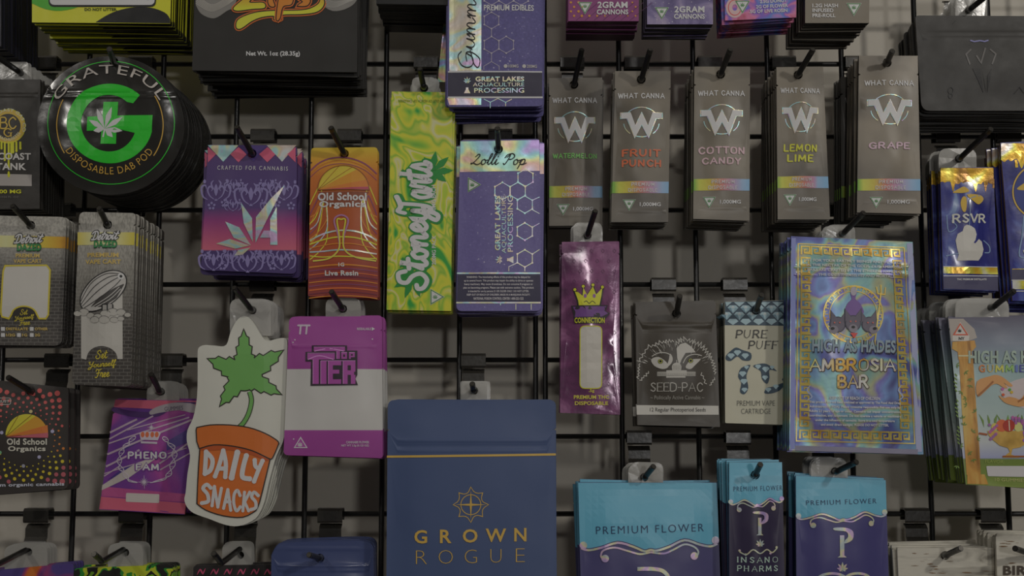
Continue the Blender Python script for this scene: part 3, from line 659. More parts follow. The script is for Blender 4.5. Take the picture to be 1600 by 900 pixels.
# purple damask pack
def amat(p):
    return zmat(p, 'damask_base', [(225, (58, 40, 80)), (275, (52, 38, 78)), (325, (54, 38, 80)), (345, (100, 36, 84)), (365, (122, 52, 84)), (390, (140, 66, 82)), (392, (46, 34, 74)), (440, (46, 34, 74))])
o_ = quad((325, 226), (464, 228), (463, 428), (314, 422), [6, 6, 8, 8], notch=.08)
p = Pack('mylar_bag', 'purple damask pouch with a pink band and a foil letter A made of a leaf', o_, .100, PUR, n=9, sp=.0068, t=.003, bulge=.0025, crumple=.0006, hole=(394, 240), group='purple damask pouches', copy_label='purple damask pouch stacked behind the front one', seed=18, jitter=2.8, cat='pouch')
am = amat(p); p.body.data.materials[0] = am
PK = M((160, 62, 84)); LAV = M((92, 84, 122))
for i, (x, m_) in enumerate(((325, PK), (349, WHITE), (373, PK), (396, M((50, 36, 84))), (418, PK), (441, WHITE), (462, PK))):
    mm = holo('foil_diamond', 30, 1.1, i) if m_ is WHITE else m_
    hw = 24 if m_ is not PK else 12; yy = 227
    q = [(x - hw, yy), (x + hw, yy), (x, yy + hw + 2)] if m_ is not PK else [(x, yy + 3), (x + 13, yy + 14), (x, yy + 27), (x - 13, yy + 14)]
    q = [(min(463, max(325, a)), b) for a, b in q]
    if m_ is PK and i in (0, 6): q = [(x, yy + 3), (x + (13 if i == 0 else -13), yy + 14), (x, yy + 27)]
    p.poly('diamond_print', q, mm, 2)
p.text('CRAFTED FOR CANNABIS', 395, 263, 110, 6.5, WHITE, 3, rot=.8, space=1.4)
def damask(p, cx, cy, s, m, part='damask_print'):
    for f in (-1, 1):
        p.line('damask_print', smooth_pts([(cx + f * 2 * s, cy + 14 * s), (cx + f * 10 * s, cy + 8 * s), (cx + f * 14 * s, cy - 2 * s), (cx + f * 10 * s, cy - 8 * s), (cx + f * 6 * s, cy - 4 * s), (cx + f * 8 * s, cy)], 4), 3 * s, m, 2, taper=True)
        p.line('damask_print', smooth_pts([(cx + f * 3 * s, cy - 2 * s), (cx + f * 8 * s, cy - 12 * s), (cx + f * 4 * s, cy - 18 * s)], 4), 3 * s, m, 2, taper=True)
        p.line('damask_print', smooth_pts([(cx + f * 14 * s, cy + 14 * s), (cx + f * 22 * s, cy + 8 * s), (cx + f * 24 * s, cy - 6 * s), (cx + f * 18 * s, cy - 10 * s), (cx + f * 16 * s, cy - 4 * s)], 4), 3.4 * s, m, 2, taper=True)
        p.poly('damask_print', ellipse(cx + f * 19 * s, cy - 16 * s, 2.5 * s, 3.5 * s, n=8), m, 2)
    p.poly('damask_print', smooth_pts([(cx, cy - 12 * s), (cx + 3.5 * s, cy - 2 * s), (cx, cy + 8 * s), (cx - 3.5 * s, cy - 2 * s)], 3, True), m, 2)
    p.poly('damask_print', [(cx, cy + 12 * s), (cx + 3 * s, cy + 16 * s), (cx - 3 * s, cy + 16 * s)], m, 2)
for cx_, cy_, s_ in ((338, 299, .95), (393, 306, 1.05), (444, 299, .9), (366, 292, .6), (420, 292, .6), (365, 322, .55), (420, 322, .5)): damask(p, cx_, cy_, s_, LAV)
for cx_, cy_ in ((352, 318), (380, 292), (407, 292), (433, 318), (331, 322), (455, 322), (348, 416), (374, 398), (400, 398), (426, 416), (325, 400), (454, 400)):
    for a in range(0, 360, 72): p.poly('damask_print', ellipse(cx_ + 4.5 * math.cos(math.radians(a - 90)), cy_ + 4.5 * math.sin(math.radians(a - 90)), 2.2, 2.2, n=7), LAV, 3)
for cx_, cy_, s_ in ((334, 408, .95), (387, 410, 1.0), (440, 408, .9), (361, 402, .6), (413, 402, .6)): damask(p, cx_, cy_, s_, LAV)
A_F = holo('foil_a', 34, 1.15, 5, .3)
for q in ([(445, 290), (400, 380), (401, 340), (425, 310)], [(433, 324), (434, 383), (423, 383), (423, 372), (407, 372), (413, 361), (423, 361), (423, 343)], [(378, 318), (395, 342), (396, 379), (382, 350)],
          [(353, 347), (375, 356), (393, 384), (366, 372)], [(338, 381), (360, 374), (391, 384), (368, 389)], [(366, 400), (373, 391), (392, 387), (380, 398)]):
    p.poly('foil_letter', q, A_F, 4)
p.done(['diamond_print'])
# orange retro pack
def retro(p):
    return zmat(p, 'retro_orange', [(230, (170, 122, 26)), (256, (158, 98, 24)), (275, (136, 74, 22)), (330, (122, 56, 20)), (400, (120, 52, 24)), (425, (96, 34, 34)), (470, (100, 36, 30))])
p = Pack('mylar_bag', 'orange retro pouch with a sunset half disc and looping white and yellow lines', quad((486, 231), (590, 230), (591, 466), (481, 463), [6, 6, 4, 4], notch=.1), .100, PUR, n=3, sp=.007, t=.004, bulge=.003, crumple=.0007, hole=(538, 240), group='orange retro pouches', copy_label='orange retro pouch behind the front one', seed=19)
p.body.data.materials[0] = retro(p)
LY = M((178, 140, 34)); LO_ = M((170, 88, 26)); LP = M((96, 46, 70)); LW = holo('foil_line', 30, 1.2, 7)
for k, (m_, w_) in enumerate(((LP, 2.2), (M((140, 84, 24)), 1.2), (LP, 1.0))):
    d = k * 5; p.line('retro_line', smooth_pts([(485, 267 + d), (500, 254 + d), (520, 247 + d), (545, 247 + d), (570, 256 + d), (589, 272 + d)], 5), w_, m_, 2)
for k in range(6):
    m_ = (LY, LO_, LP, LW, LO_, LY)[k]; f = k * 8
    p.line('retro_line', smooth_pts([(485, 330 + f * 1.2), (497, 322 + f), (508, 300 + f * .3), (512, 330 + f), (500, 352 + f), (484, 366 + f)][:] if k % 2 else [(484, 320 + f), (494, 300 + f), (500, 290 + f), (503, 310 + f), (494, 338 + f), (484, 350 + f)], 4), 1.6, m_, 2)
    p.line('retro_line', smooth_pts([(589, 330 + f * 1.2), (577, 322 + f), (567, 300 + f * .3), (565, 330 + f), (575, 352 + f), (589, 366 + f)][:] if k % 2 else [(589, 320 + f), (581, 300 + f), (575, 290 + f), (573, 310 + f), (581, 338 + f), (589, 350 + f)], 4), 1.6, m_, 2)
for k, (m_, w_) in enumerate(((LW, 2.4), (LY, 2.2), (LO_, 1.6), (LW, 2.2), (LY, 1.8))):
    y = 362 + k * 9; p.line('retro_line', smooth_pts([(484, y + 14 - k * 3), (505, y + 4), (530, y - 1 + k), (555, y + k), (575, y + 6), (589, y + 14 - k * 2)], 5), w_, m_, 3)
for m_, r_, w_ in ((M((120, 80, 110)), 11, 2.6), (LY, 6.5, 2.2)):
    p.line('retro_line', smooth_pts([(489, 408), (515, 404), (530, 390), (533 - r_ * .3, 370), (534 - r_, 345), (534, 337 + (11 - r_) * 1.5), (534 + r_, 345), (535 + r_ * .3, 370), (539, 390), (555, 402), (588, 408)], 6), w_, m_, 4)
for k in range(9):
    y = 416 + k * 6; p.line('retro_line', smooth_pts([(483, y + 2), (510, y - 1), (540, y - 2), (570, y), (590, y + 3)], 4), 1.5 if k % 3 else 2.2, (LO_, LP, M((150, 70, 30)), M((80, 28, 40)))[k % 4], 2)
hd = [(x, y) for x, y in ellipse(537, 297, 40, 38, 180, 360, n=30)]
p.poly('sunset_disc', hd, M((168, 128, 36)), 3); p.poly('sunset_disc', [(497, 297), (560, 264)] + ellipse(537, 297, 40, 38, 305, 352, n=10) , M((172, 98, 26)), 4); p.poly('sunset_disc', [(497, 297), (575, 281), (577, 295)], M((170, 84, 30)), 5); p.poly('sunset_disc', [(497, 297), (577, 292), (576, 298)], M((128, 48, 62)), 6)
p.line('sunset_disc', hd, 1.2, M((96, 52, 22)), 7, closed=True)
for t in ((530, 260), (550, 262)): p.line('sunset_disc', [(497, 297), t], .8, M((110, 60, 20)), 5)
p.poly('dark_plate', [(497, 300), (577, 300), (560, 322), (510, 322)], M((92, 44, 24)), 3)
FS = M((150, 150, 150)); SH = M((104, 96, 104))
for t, y, w_ in (('Old School', 308, 76), ('Organics', 321, 72)): p.text(t, 535, y, w_, 12.5, FS, 5, bold=.05)
p.text('1G', 534, 414, 9, 6, M((150, 148, 140)), 5, bold=.04); p.text('Live Resin', 534, 427, 52, 8, M((150, 148, 140)), 5, bold=.05); p.done()
# lime marble tall pack
mar = noise_mat('marbled_lime', [(.3, (28, 110, 36)), (.37, (96, 132, 30)), (.45, (140, 148, 28)), (.49, (156, 158, 30)), (.53, (92, 128, 30)), (.57, (160, 160, 44)), (.61, (142, 148, 110)), (.64, (150, 155, 36)), (.7, (118, 138, 28))], 17, 3.4, 1.0, (1.3, 1, .7), seed=1, rough=.4, bump=.1)
p = Pack('printed_card_pack', 'tall lime marbled pack with white and green script reading upward', quad((612, 143), (707, 144), (705, 486), (604, 484)), .085, mar, n=6, sp=.006, t=.0055, bulge=0, crumple=.0002, group='tall lime marbled packs', copy_label='tall lime marbled pack behind the front one', seed=20, cat='pack', jitter=1.6)
DG = M((22, 96, 36))
p.leaf('leaf_print', 676, 268, 34, DG, 2, rot=48, wd=.16, blades=7); p.leaf('leaf_print', 645, 432, 36, DG, 2, rot=-160, wd=.15)
WS = M((160, 160, 155))
for s_, x_, y_, w_, h_ in (('Stoney', 655, 388, 134, 70), ('Tarts', 648, 293, 86, 62)):
    p.skel(s_, x_, y_, w_ + 6, h_ + 6, .33, DG, 3, rot=-90, font=LO, part='script_logo'); p.skel(s_, x_ - 1.5, y_, w_, h_, .17, WS, 5, rot=-90, font=LO, part='script_logo')
p.text('200MG PACK', 678, 391, 46, 6.5, WS, 4, rot=-90, bold=.02); p.text('50MG EACH', 677.5, 311, 43, 7, WS, 4, rot=-90, bold=.02); p.warn(680, 464, 15, ang=0)
p.text('KEEP OUT OF REACH OF CHILDREN', 660, 158, 75, 4, M((60, 70, 16)), 3, rot=180)
p.tab(643, 118, 681, 143, 662, 135, 9, mat=TABW); p.done()
# lolli pop pack
nm2 = noise_mat('indigo_star_print', [(.0, (66, 60, 100)), (.66, (74, 68, 110)), (.72, (84, 80, 118)), (.78, (140, 138, 150))], 420, 0, 2, rough=.4, bump=.1)
p = Pack('mylar_bag', 'indigo hexagon pouch with a silver header in black script and a small print panel', quad((719, 219), (843, 217), (846, 486), (713, 486), [5, 5, 9, 9], notch=.07), .085, nm2, n=7, sp=.0075, t=.004, bulge=.0015, crumple=.0006, hole=(779, 233), group='indigo hexagon pouches', copy_label='indigo hexagon pouch behind the one with the silver header', seed=21, jitter=2)
p.poly('silver_header', quad((719.5, 221), (842.5, 219), (843, 267), (718.5, 269)), holo('foil_header', 16, 1.0, 9, .3, .2, .12), 1)
p.skel('Lolli Pop', 779, 252, 88, 25, .085, INK, 6, font=LO, shear=.25)
hx = [(785, 298), (809, 298), (821, 277), (821, 319), (834, 298 + 41), (809, 340 + 40), (821, 360 - 1), (797, 400), (821, 402)]
hx = [(786, 298), (821, 278), (810, 299), (822, 320), (810, 378 - 38), (822, 362), (810, 383 + 0), (823, 403)]
FH = holo('foil_hex', 50, 1.15, 11, .35)
hexes(p, [(785, 299), (809, 278 + 42 - 21)], 13.5, FH, 1.3)
hexes(p, [(821, 278), (820, 320), (820, 362), (820, 404)], 13.5, FH, 1.3)
for pts in ([(832, 313), (843, 308)], [(832, 355), (843, 349)], [(832, 328), (843, 334)], [(832, 397), (843, 390)], [(808, 411), (795, 417), (795, 424)], [(820, 417), (820, 424)]): p.line('hexagon_print', pts, 1.2, FH, 2)
wordmark(p, 790, 358, 1.12, -90)
p.warn(738, 289, 14, ang=0)
p.poly('small_print_panel', quad((715, 429), (844, 429), (845, 471), (714, 471)), M((36, 34, 52)), 1)
p.line('small_print_panel', [(714, 427), (844, 427)], 2.4, FH, 2); p.line('small_print_panel', [(713, 473), (845, 473)], 2.4, FH, 2)
for k, (t, w_) in enumerate((('WARNING: The intoxicating effects of this product may be delayed for', 100), ('up to several hours. This product may impair the ability to drive or operate', 108), ('heavy machinery. May cause drowsiness. Do not consume if pregnant or', 107), ('plan on becoming pregnant. Please use with extreme caution. This product', 110), ('is intended for use by persons 21 OR OLDER ONLY. DO NOT LITTER.', 95), ('KEEP OUT OF REACH OF CHILDREN. MADE IN A MARIJUANA FACILITY.', 99), ('NATIONAL POISON CONTROL CENTER 1-800-222-1222', 78))):
    p.text(t, 779, 433.5 + k * 5.5, w_, 4, M((135, 132, 135)), 3, bold=.03, part='small_print')
p.line('hexagon_print', [(782, 474), (782, 477)], 1.5, FH, 2); p.line('hexagon_print', [(806, 475), (806, 484)], 1.2, FH, 2); p.line('hexagon_print', [(830, 475), (830, 484)], 1.2, FH, 2); p.done(['silver_header'])
# the five black W pouches
WH = M((150, 149, 142))
def wpack(flavour, col, tl, tr, br, bl, h, n, cx, ty, hole, label, sp=.006, base=(74, 69, 60), fl_y=None, sc=1.0, drift=(0, 0), rainbow=None, seed=1, art=True, rl=0):
    bm_ = noise_mat('warm_grey_film', [(.3, tuple(c * .72 for c in base)), (.5, base), (.7, tuple(c * 1.18 for c in base))], 14, .6, 2, seed=seed, rough=.36, bump=.3, bscale=26)  # lit and dark patches of the film put into its colour as noise
    p = Pack('mylar_bag', label, quad(tl, tr, br, bl, 0, notch=.12), h, bm_, n=n, sp=sp, t=.0028, bulge=.0035, crumple=.0012, ridges=[(bl[1] - 17, .0004)], hole=hole, edge=M((26, 25, 23)), group='black pouches with a white W emblem', copy_label='black W pouch stacked behind the %s one' % flavour.replace('\n', ' ').lower(), seed=seed, jitter=.9, drift=drift)  # rim darkened in colour for the unlit inside of the stack
    W_ = (tr[0] - tl[0]) / 82.0 * sc; X = lambda x: cx + x * W_; yb = ty
    p.skel('WHAT CANNA', cx, yb, 69 * W_, 9.5, .19, WH, 4, rot=rl, space=.12)
    ey = yb + 40 * sc
    p.line('ring_emblem', ellipse(cx, ey + 2, 26 * W_, 23 * sc, 215, 325, n=16), 1.3, FP, 2); p.line('ring_emblem', ellipse(cx, ey + 2, 26 * W_, 23 * sc, 130, 175, n=8), 1.2, FP, 2); p.line('ring_emblem', ellipse(cx, ey + 2, 26 * W_, 23 * sc, 5, 50, n=8), 1.2, FP, 2); p.line('ring_emblem', ellipse(cx, ey + 2, 26 * W_, 23 * sc, 68, 112, n=8), 1.3, FP, 2)
    wv = [(-30, -13), (-16, -13), (-9, 8), (0, -13), (9, 8), (16, -13), (30, -13), (30, -4), (21, -4), (10, 27), (0, 6), (-10, 27), (-21, -4), (-30, -4)]
    p.poly('w_emblem', [(X(x), ey + y * sc) for x, y in wv], WH, 4)
    p.line('w_emblem', [(X(x * 1.03), ey + y * sc) for x, y in wv], 1.0, FP, 3, closed=True)
    ls = flavour.split('\n'); fy = fl_y or (yb + 87 * sc)
    for k, t in enumerate(ls):
        p.skel(t, cx, fy + (k - (len(ls) - 1) / 2) * 16 * sc, min(68, 11.6 * len(t)) * W_, 12 * sc if len(ls) > 1 or len(t) < 6 else 9 * sc, .22, M(col), 4, rot=rl, space=.16)
    ry = yb + 143 * sc
    if rainbow: ry = rainbow
    xl, xr = bl[0] * .3 + tl[0] * .7, br[0] * .3 + tr[0] * .7
    rb = xmat(p, 'rainbow_band', [(xl, (80, 118, 40)), (xl + 8, (135, 138, 50)), (xl + 24, (140, 128, 52)), (xl + 42, (140, 88, 78)), (xl + 58, (130, 100, 122)), (xr - 12, (100, 120, 150)), (xr, (84, 118, 145))], ry)
    f = lambda y: ((y - tl[1]) / (bl[1] - tl[1]))
    lx = lambda y: tl[0] + (bl[0] - tl[0]) * f(y); rx = lambda y: tr[0] + (br[0] - tr[0]) * f(y)
    p.poly('rainbow_band', [(lx(ry - 9) + .2, ry - 9), (rx(ry - 9) - .2, ry - 9), (rx(ry + 9) - .2, ry + 9), (lx(ry + 9) + .2, ry + 9)], rb, 1)
    p.skel('PREMIUM', cx + 2, ry - 4.2, 34 * W_, 6, .2, M((172, 165, 155)), 5, space=.2); p.skel('DISPOSABLE', cx + 2, ry + 4.4, 43 * W_, 6, .2, M((172, 165, 155)), 5, space=.2)
    p.warn(cx - 18 * W_, ry + 25, 12 * sc); p.text('1,000MG', cx + 13 * W_, ry + 27, 31 * W_, 6.8, WH, 4, bold=.02)
    p.done(['rainbow_band'])
wpack('WATERMELON', (78, 128, 62), (858, 122), (941, 121), (941, 352), (858, 353), .045, 4, 898, 157, (897, 132), 'black W pouch reading WATERMELON in green, leftmost of the W row', seed=31)
wpack('FRUIT\nPUNCH', (165, 72, 45), (961, 111), (1048, 111), (1044, 347), (955, 347), .085, 7, 1002, 150, (1002, 124), 'black W pouch reading FRUIT PUNCH in orange red', seed=32, fl_y=248)
wpack('COTTON\nCANDY', (150, 120, 125), (1085, 104), (1172, 104), (1171, 345), (1083, 342), .095, 11, 1127, 146, (1126, 116), 'black W pouch reading COTTON CANDY in pale pink', seed=33, fl_y=244)
wpack('LEMON\nLIME', (172, 160, 42), (1213, 105), (1286, 104), (1297, 343), (1215, 343), .095, 13, 1250, 142, (1247, 117), 'black W pouch reading LEMON LIME in yellow', seed=34, fl_y=240, rl=1)
wpack('GRAPE', (145, 122, 132), (1342, 87), (1434, 87), (1439, 334), (1339, 332), .108, 7, 1389, 130, (1386, 98), 'black W pouch reading GRAPE, largest and rightmost of the W row', seed=35, fl_y=228, base=(86, 80, 70), rainbow=289)
wpack('W', (120, 118, 112), (1314, 120), (1392, 120), (1393, 348), (1314, 346), .055, 4, 1353, 157, (1353, 131), 'dim black W pouch half hidden behind the left side of the GRAPE one', seed=36, base=(44, 42, 38), fl_y=270, sp=.007)  # darker base: shade behind the GRAPE pouch is put into the film colour
# ------------------------------------------------------------------ right side, gold and navy packs
def drip(pts_y, x0, x1, ytop, amp, seed, sk=(0, 0)):
    r = random.Random(seed); P = [(x0, ytop)]; n = 26
    for i in range(n + 1):
        x = x0 + (x1 - x0) * i / n; P.append((x, pts_y + (amp * 1.6 if i in (6, 17, 22) else r.uniform(-amp * .3, amp * .3))))
    P.append((x1, ytop)); return P[:1] + [(x0, P[1][1])] + smooth_pts(P[1:-1], 3)[1:] + P[-1:]
GF = noise_mat('gold_foil', [(.3, (92, 62, 16)), (.46, (150, 112, 26)), (.56, (168, 138, 50)), (.66, (175, 168, 140)), (.8, (120, 84, 20))], 26, 1.5, 1, (1, 1, .5), rough=.25, metal=.3, bump=.5)
ICE = noise_mat('ice_blue_print', [(.35, (26, 28, 78)), (.5, (34, 36, 92)), (.62, (50, 60, 112)), (.72, (86, 104, 132))], 30, 2.5, 5, (1, 1, .6), rough=.25, coat=.4)
p = Pack('mylar_bag', 'navy pouch with dripping gold foil top and a white mitten shaped map', quad((1469, 262), (1552, 261), (1560, 455), (1474, 452), 0, notch=.07), .085, ICE, n=7, sp=.0056, t=.002, bulge=.004, crumple=.0012, cfreq=40, group='navy and gold pouches', copy_label='navy and gold pouch stacked behind the mitten map one', seed=41, jitter=1.6, edge=M((60, 48, 30)))
p.poly('gold_top', drip(286, 1469.5, 1552.5, 262.5, 9, 4), GF, 1)
for x, y in ((1477, 284), (1534, 289), (1544, 294)): p.line('gold_top', [(x + 8, 280), (x + 8, y)], 3, GF, 2)
p.poly('gold_map', smooth_pts([(1488, 301), (1498, 295), (1506, 292), (1513, 299), (1505, 302), (1496, 302)], 3, True), GOLD, 2)
p.poly('gold_map', smooth_pts([(1503, 308), (1508, 311), (1507, 330), (1502, 331), (1499, 318)], 3, True), GOLD, 2); p.poly('gold_map', smooth_pts([(1509, 305), (1530, 305), (1536, 312), (1528, 320), (1520, 316)], 3, True), GOLD, 2)
p.skel('RSVR', 1513, 342, 53, 15, .21, M((165, 160, 135)), 4, serif=.13, space=.12)
IL = M((84, 104, 130)); p.line('ice_branch', smooth_pts([(1512, 356), (1513, 330), (1513, 312), (1530, 306)], 4), 1.2, IL, 2); p.line('ice_branch', smooth_pts([(1479, 336), (1482, 362), (1494, 355), (1486, 345)], 4), 1.4, IL, 2); p.line('ice_branch', smooth_pts([(1478, 400), (1492, 397), (1500, 396)], 4), 1.6, IL, 2); p.line('ice_branch', smooth_pts([(1536, 376), (1545, 384), (1546, 394), (1538, 395)], 4), 1.6, IL, 2)
p.poly('white_map', [(1494.5, 407.5), (1497, 398), (1494, 388), (1492, 376), (1495, 366), (1502, 362), (1504, 355), (1508, 352), (1515, 354), (1521, 358), (1524, 367), (1522, 376), (1519, 380), (1522, 381), (1528, 374), (1533, 378), (1536, 390), (1534, 399), (1528, 407.5)], M((142, 140, 134)), 3)
p.poly('gold_band', quad((1474, 417), (1558, 418), (1559, 429), (1474, 427)), GF, 2); p.line('gold_band', [(1473.5, 416.5), (1558, 417.5)], 1.2, WHITE, 3); p.line('gold_band', [(1474, 431), (1559, 431.5)], 1.4, WHITE, 3)
p.poly('navy_base', quad((1474, 432.5), (1559, 433), (1559.5, 454), (1474.5, 451)), M((44, 42, 66)), 1); p.text('THC PREMIUM DISTILLATE', 1518, 436.5, 46, 3, WHITE, 3, bold=.04)
p.tab(1468, 231, 1527, 261, 1500, 247, 14, mat=TABW); p.done(['gold_top'])
p = Pack('mylar_bag', 'navy pouch with gold drips and a gold ring, cut by the right frame edge', quad((1563, 223), (1700, 216), (1700, 472), (1582, 470), 0, notch=.1), .095, ICE, n=6, sp=.0064, t=.003, bulge=.003, crumple=.001, group='navy and gold pouches at the right edge', copy_label='navy and gold ring pouch stacked behind the front one', seed=42, jitter=2, drift=(-.0005, -.001), edge=M((70, 52, 22)))
p.poly('gold_top', drip(251, 1564, 1699, 224, 8, 8), GF, 1); p.line('gold_top', [(1587, 250), (1588, 262)], 4, GF, 2)
p.line('gold_ring', ellipse(1626, 300, 44, 44, n=50), 2.2, GOLD, 3, closed=True); p.poly('blue_disc', ellipse(1626, 300, 42, 42, n=40), M((30, 40, 92)), 2); p.poly('gold_map', smooth_pts([(1588, 296), (1594, 290), (1606, 284), (1606, 296), (1598, 298)], 3, True), GOLD, 3)
p.line('ice_branch', smooth_pts([(1598, 338), (1596, 370), (1592, 400), (1608, 402)], 4), 2, IL, 3); p.poly('white_map', [(1597, 392), (1610, 380), (1640, 392), (1640, 410), (1604, 408)], M((142, 140, 134)), 4)
p.poly('gold_band', quad((1581, 420), (1700, 420), (1700, 452), (1582, 452)), GF, 2); p.line('gold_band', [(1580, 438), (1700, 438)], 1.2, WHITE, 4); p.line('gold_band', [(1581, 455), (1700, 455)], 1.4, WHITE, 4); p.poly('navy_base', quad((1580, 421), (1700, 421), (1700, 437), (1580, 437)), M((44, 42, 62)), 3); p.done(['gold_top'])
# ------------------------------------------------------------------ third row
def brick(name, c1, c2, mo, **kw):
    m, nt, pr, tc = base_mat(name, **kw); mp = node(nt, 'ShaderNodeMapping'); mp.inputs['Rotation'].default_value = (math.pi / 2, 0, 0)
    b = node(nt, 'ShaderNodeTexBrick'); b.inputs['Scale'].default_value = 1; b.inputs['Brick Width'].default_value = .007; b.inputs['Row Height'].default_value = .0032; b.inputs['Mortar Size'].default_value = .0003
    b.inputs['Color1'].default_value = alb(c1); b.inputs['Color2'].default_value = alb(c2); b.inputs['Mortar'].default_value = alb(mo)
    s = node(nt, 'ShaderNodeSeparateXYZ'); cb = node(nt, 'ShaderNodeCombineXYZ'); nt.links.new(tc.outputs['Object'], s.inputs[0]); nt.links.new(s.outputs['X'], cb.inputs['X']); nt.links.new(s.outputs['Z'], cb.inputs['Y'])
    nt.links.new(cb.outputs[0], b.inputs['Vector']); nt.links.new(b.outputs['Color'], pr.inputs['Base Color']); 
    return m, nt, pr, s, b
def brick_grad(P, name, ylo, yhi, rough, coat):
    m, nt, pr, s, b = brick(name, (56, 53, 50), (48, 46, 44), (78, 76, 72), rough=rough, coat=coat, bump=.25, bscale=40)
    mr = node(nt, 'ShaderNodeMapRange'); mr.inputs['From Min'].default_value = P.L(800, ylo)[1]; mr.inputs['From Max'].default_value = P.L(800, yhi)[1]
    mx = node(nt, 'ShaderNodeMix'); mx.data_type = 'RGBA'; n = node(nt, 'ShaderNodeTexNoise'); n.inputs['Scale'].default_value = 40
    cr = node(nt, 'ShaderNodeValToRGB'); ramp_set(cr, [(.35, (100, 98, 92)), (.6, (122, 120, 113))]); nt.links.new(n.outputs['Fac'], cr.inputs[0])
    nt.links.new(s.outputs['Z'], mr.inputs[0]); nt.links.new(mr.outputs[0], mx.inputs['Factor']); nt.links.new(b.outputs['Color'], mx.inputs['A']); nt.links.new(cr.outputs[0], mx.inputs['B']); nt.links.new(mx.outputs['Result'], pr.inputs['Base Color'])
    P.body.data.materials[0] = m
EGR = M((26, 96, 48)); GLD = M((168, 130, 38)); GTX = M((140, 120, 62))
def detroit(p, cx, ty, w):
    """script wordmark over a green block word"""
    p.skel('Detroit', cx, ty, w, 19, .34, M((30, 30, 30)), 4, font=LO, shear=.35, rot=-3, part='script_logo'); p.skel('Detroit', cx, ty, w - 3, 16, .15, M((160, 158, 150)), 5, font=LO, shear=.35, rot=-3, part='script_logo')
    p.text('DAZED', cx + 1, ty + 14, w * .76, 13, M((12, 40, 22)), 4, bold=.09, part='script_logo'); p.text('DAZED', cx + 1, ty + 14, w * .74, 10, EGR, 5, bold=.04, part='script_logo')
p = Pack('mylar_bag', 'grey brick print pouch with a large blank white window, left frame edge', quad((-50, 336), (104, 339), (97, 540), (-55, 539), [6, 10, 12, 6]), .092, PUR, n=8, sp=.0042, t=.002, bulge=.0025, crumple=.0006, hole=(48, 352), group='grey pouches with a white window', copy_label='grey window pouch stacked behind the front one', seed=43)
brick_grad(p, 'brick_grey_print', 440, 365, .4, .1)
p.poly('gold_stripe', quad((-49, 367), (103, 370), (102.5, 388), (-50, 386)), xmat(p, 'gold_stripe', [(-50, (160, 120, 30)), (10, (165, 150, 100)), (70, (165, 125, 36)), (104, (150, 100, 26))], 375), 1)
detroit(p, 46, 373, 50); p.text('PREMIUM', 45, 400, 37, 6.4, GTX, 4, bold=.03); p.text('VAPE CART', 45, 408.5, 44, 6.4, GTX, 4, bold=.03)
win = [(7, 424), (10, 416), (74, 415), (79, 422), (76, 492), (72, 498), (62, 498)] + ellipse(39, 494, 20, 15, -10, -170, n=14) + [(15, 498), (4, 495), (3, 488)]
p.poly('white_window', win, M((140, 138, 132)), 2); p.line('white_window', win, 2.6, GLD, 3, closed=True); p.poly('arch_plate', ellipse(39, 492, 18, 12, 180, 360, n=14) + [(57, 500), (21, 500)], M((40, 38, 36)), 3)
for t, y, w_ in (('Set', 488, 13), ('Yourself', 497, 32), ('Free', 504, 18)): p.skel(t, 39, y, w_, 9, .12, GLD, 4, font=LO, rot=-6, shear=.2)
for x, y, t, w_ in ((2, 514, 'DISTILLATE', 34), (47, 514, 'OTHER', 20), (2, 523.5, '1/2G', 14), (27, 523.5, '1G', 8), (47, 523.5, '2G', 8)):
    p.poly('tick_box', rrect(x, y - 3, x + 6, y + 3, .5), WHITE, 2); p.text(t, x + 8 + w_ / 2, y, w_, 4.5, GTX, 3, bold=.04)
p.done(['gold_stripe'])
p = Pack('mylar_bag', 'glossy grey pouch with a silver airship over clouds and a yellow stripe', quad((124, 331), (212, 333), (205, 604), (112, 601), [9, 6, 9, 9], notch=.07), .115, PUR, n=18, sp=.0054, t=.0036, bulge=.0035, crumple=.001, cfreq=34, hole=(168, 351), group='grey airship pouches', copy_label='grey airship pouch stacked behind the front one', seed=44, jitter=.9, edge=M((62, 60, 56)))
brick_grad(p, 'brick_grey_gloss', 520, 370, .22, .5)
p.poly('gold_stripe', quad((121.5, 363), (210.5, 363), (210, 383), (121, 383)), xmat(p, 'gold_stripe_gloss', [(120, (165, 130, 50)), (145, (165, 150, 100)), (180, (150, 140, 100)), (210, (170, 132, 40))], 375), 1)
detroit(p, 165, 368, 48); p.text('PREMIUM', 162, 399, 49, 7, GTX, 4, bold=.03); p.text('VAPE CART', 162, 409.5, 56, 7, GTX, 4, bold=.03)
p.poly('white_window', [(127, 492), (192, 492), (192, 561), (184, 561)] + ellipse(160, 560, 24, 19, -8, -172, n=14) + [(135, 562), (127, 560)], M((130, 128, 122)), 1); p.poly('white_window', quad((170, 455), (192, 455), (192, 495), (170, 495)), M((130, 128, 122)), 1)
zc = (162, 455); rot_ = math.radians(-38)
def Z(x, y): return (zc[0] + x * math.cos(rot_) - y * math.sin(rot_), zc[1] + x * math.sin(rot_) + y * math.cos(rot_))
ez = [Z(42 * math.cos(math.radians(a)), 24 * math.sin(math.radians(a))) for a in range(0, 360, 10)]
p.poly('airship', ez, M((128, 126, 122)), 3); p.line('airship', ez, 1.6, INK, 4, closed=True)
p.poly('airship', [Z(-30, 8), Z(-10, 5), Z(20, 8), (Z(34, 11)), Z(10, 22), Z(-15, 21)], M((44, 42, 40)), 4)
for q in (-16, -10, -3, 5): p.line('airship', smooth_pts([Z(-40, q * .5), Z(-10, q * 1.25), Z(20, q * 1.1), Z(38, q * .25)], 4), 1.2, M((36, 35, 34)), 5)
for q in (12, 16): p.line('airship', smooth_pts([Z(-30, q * .8), Z(0, q * 1.1), Z(24, q * .9)], 4), 1.2, M((130, 128, 124)), 5)
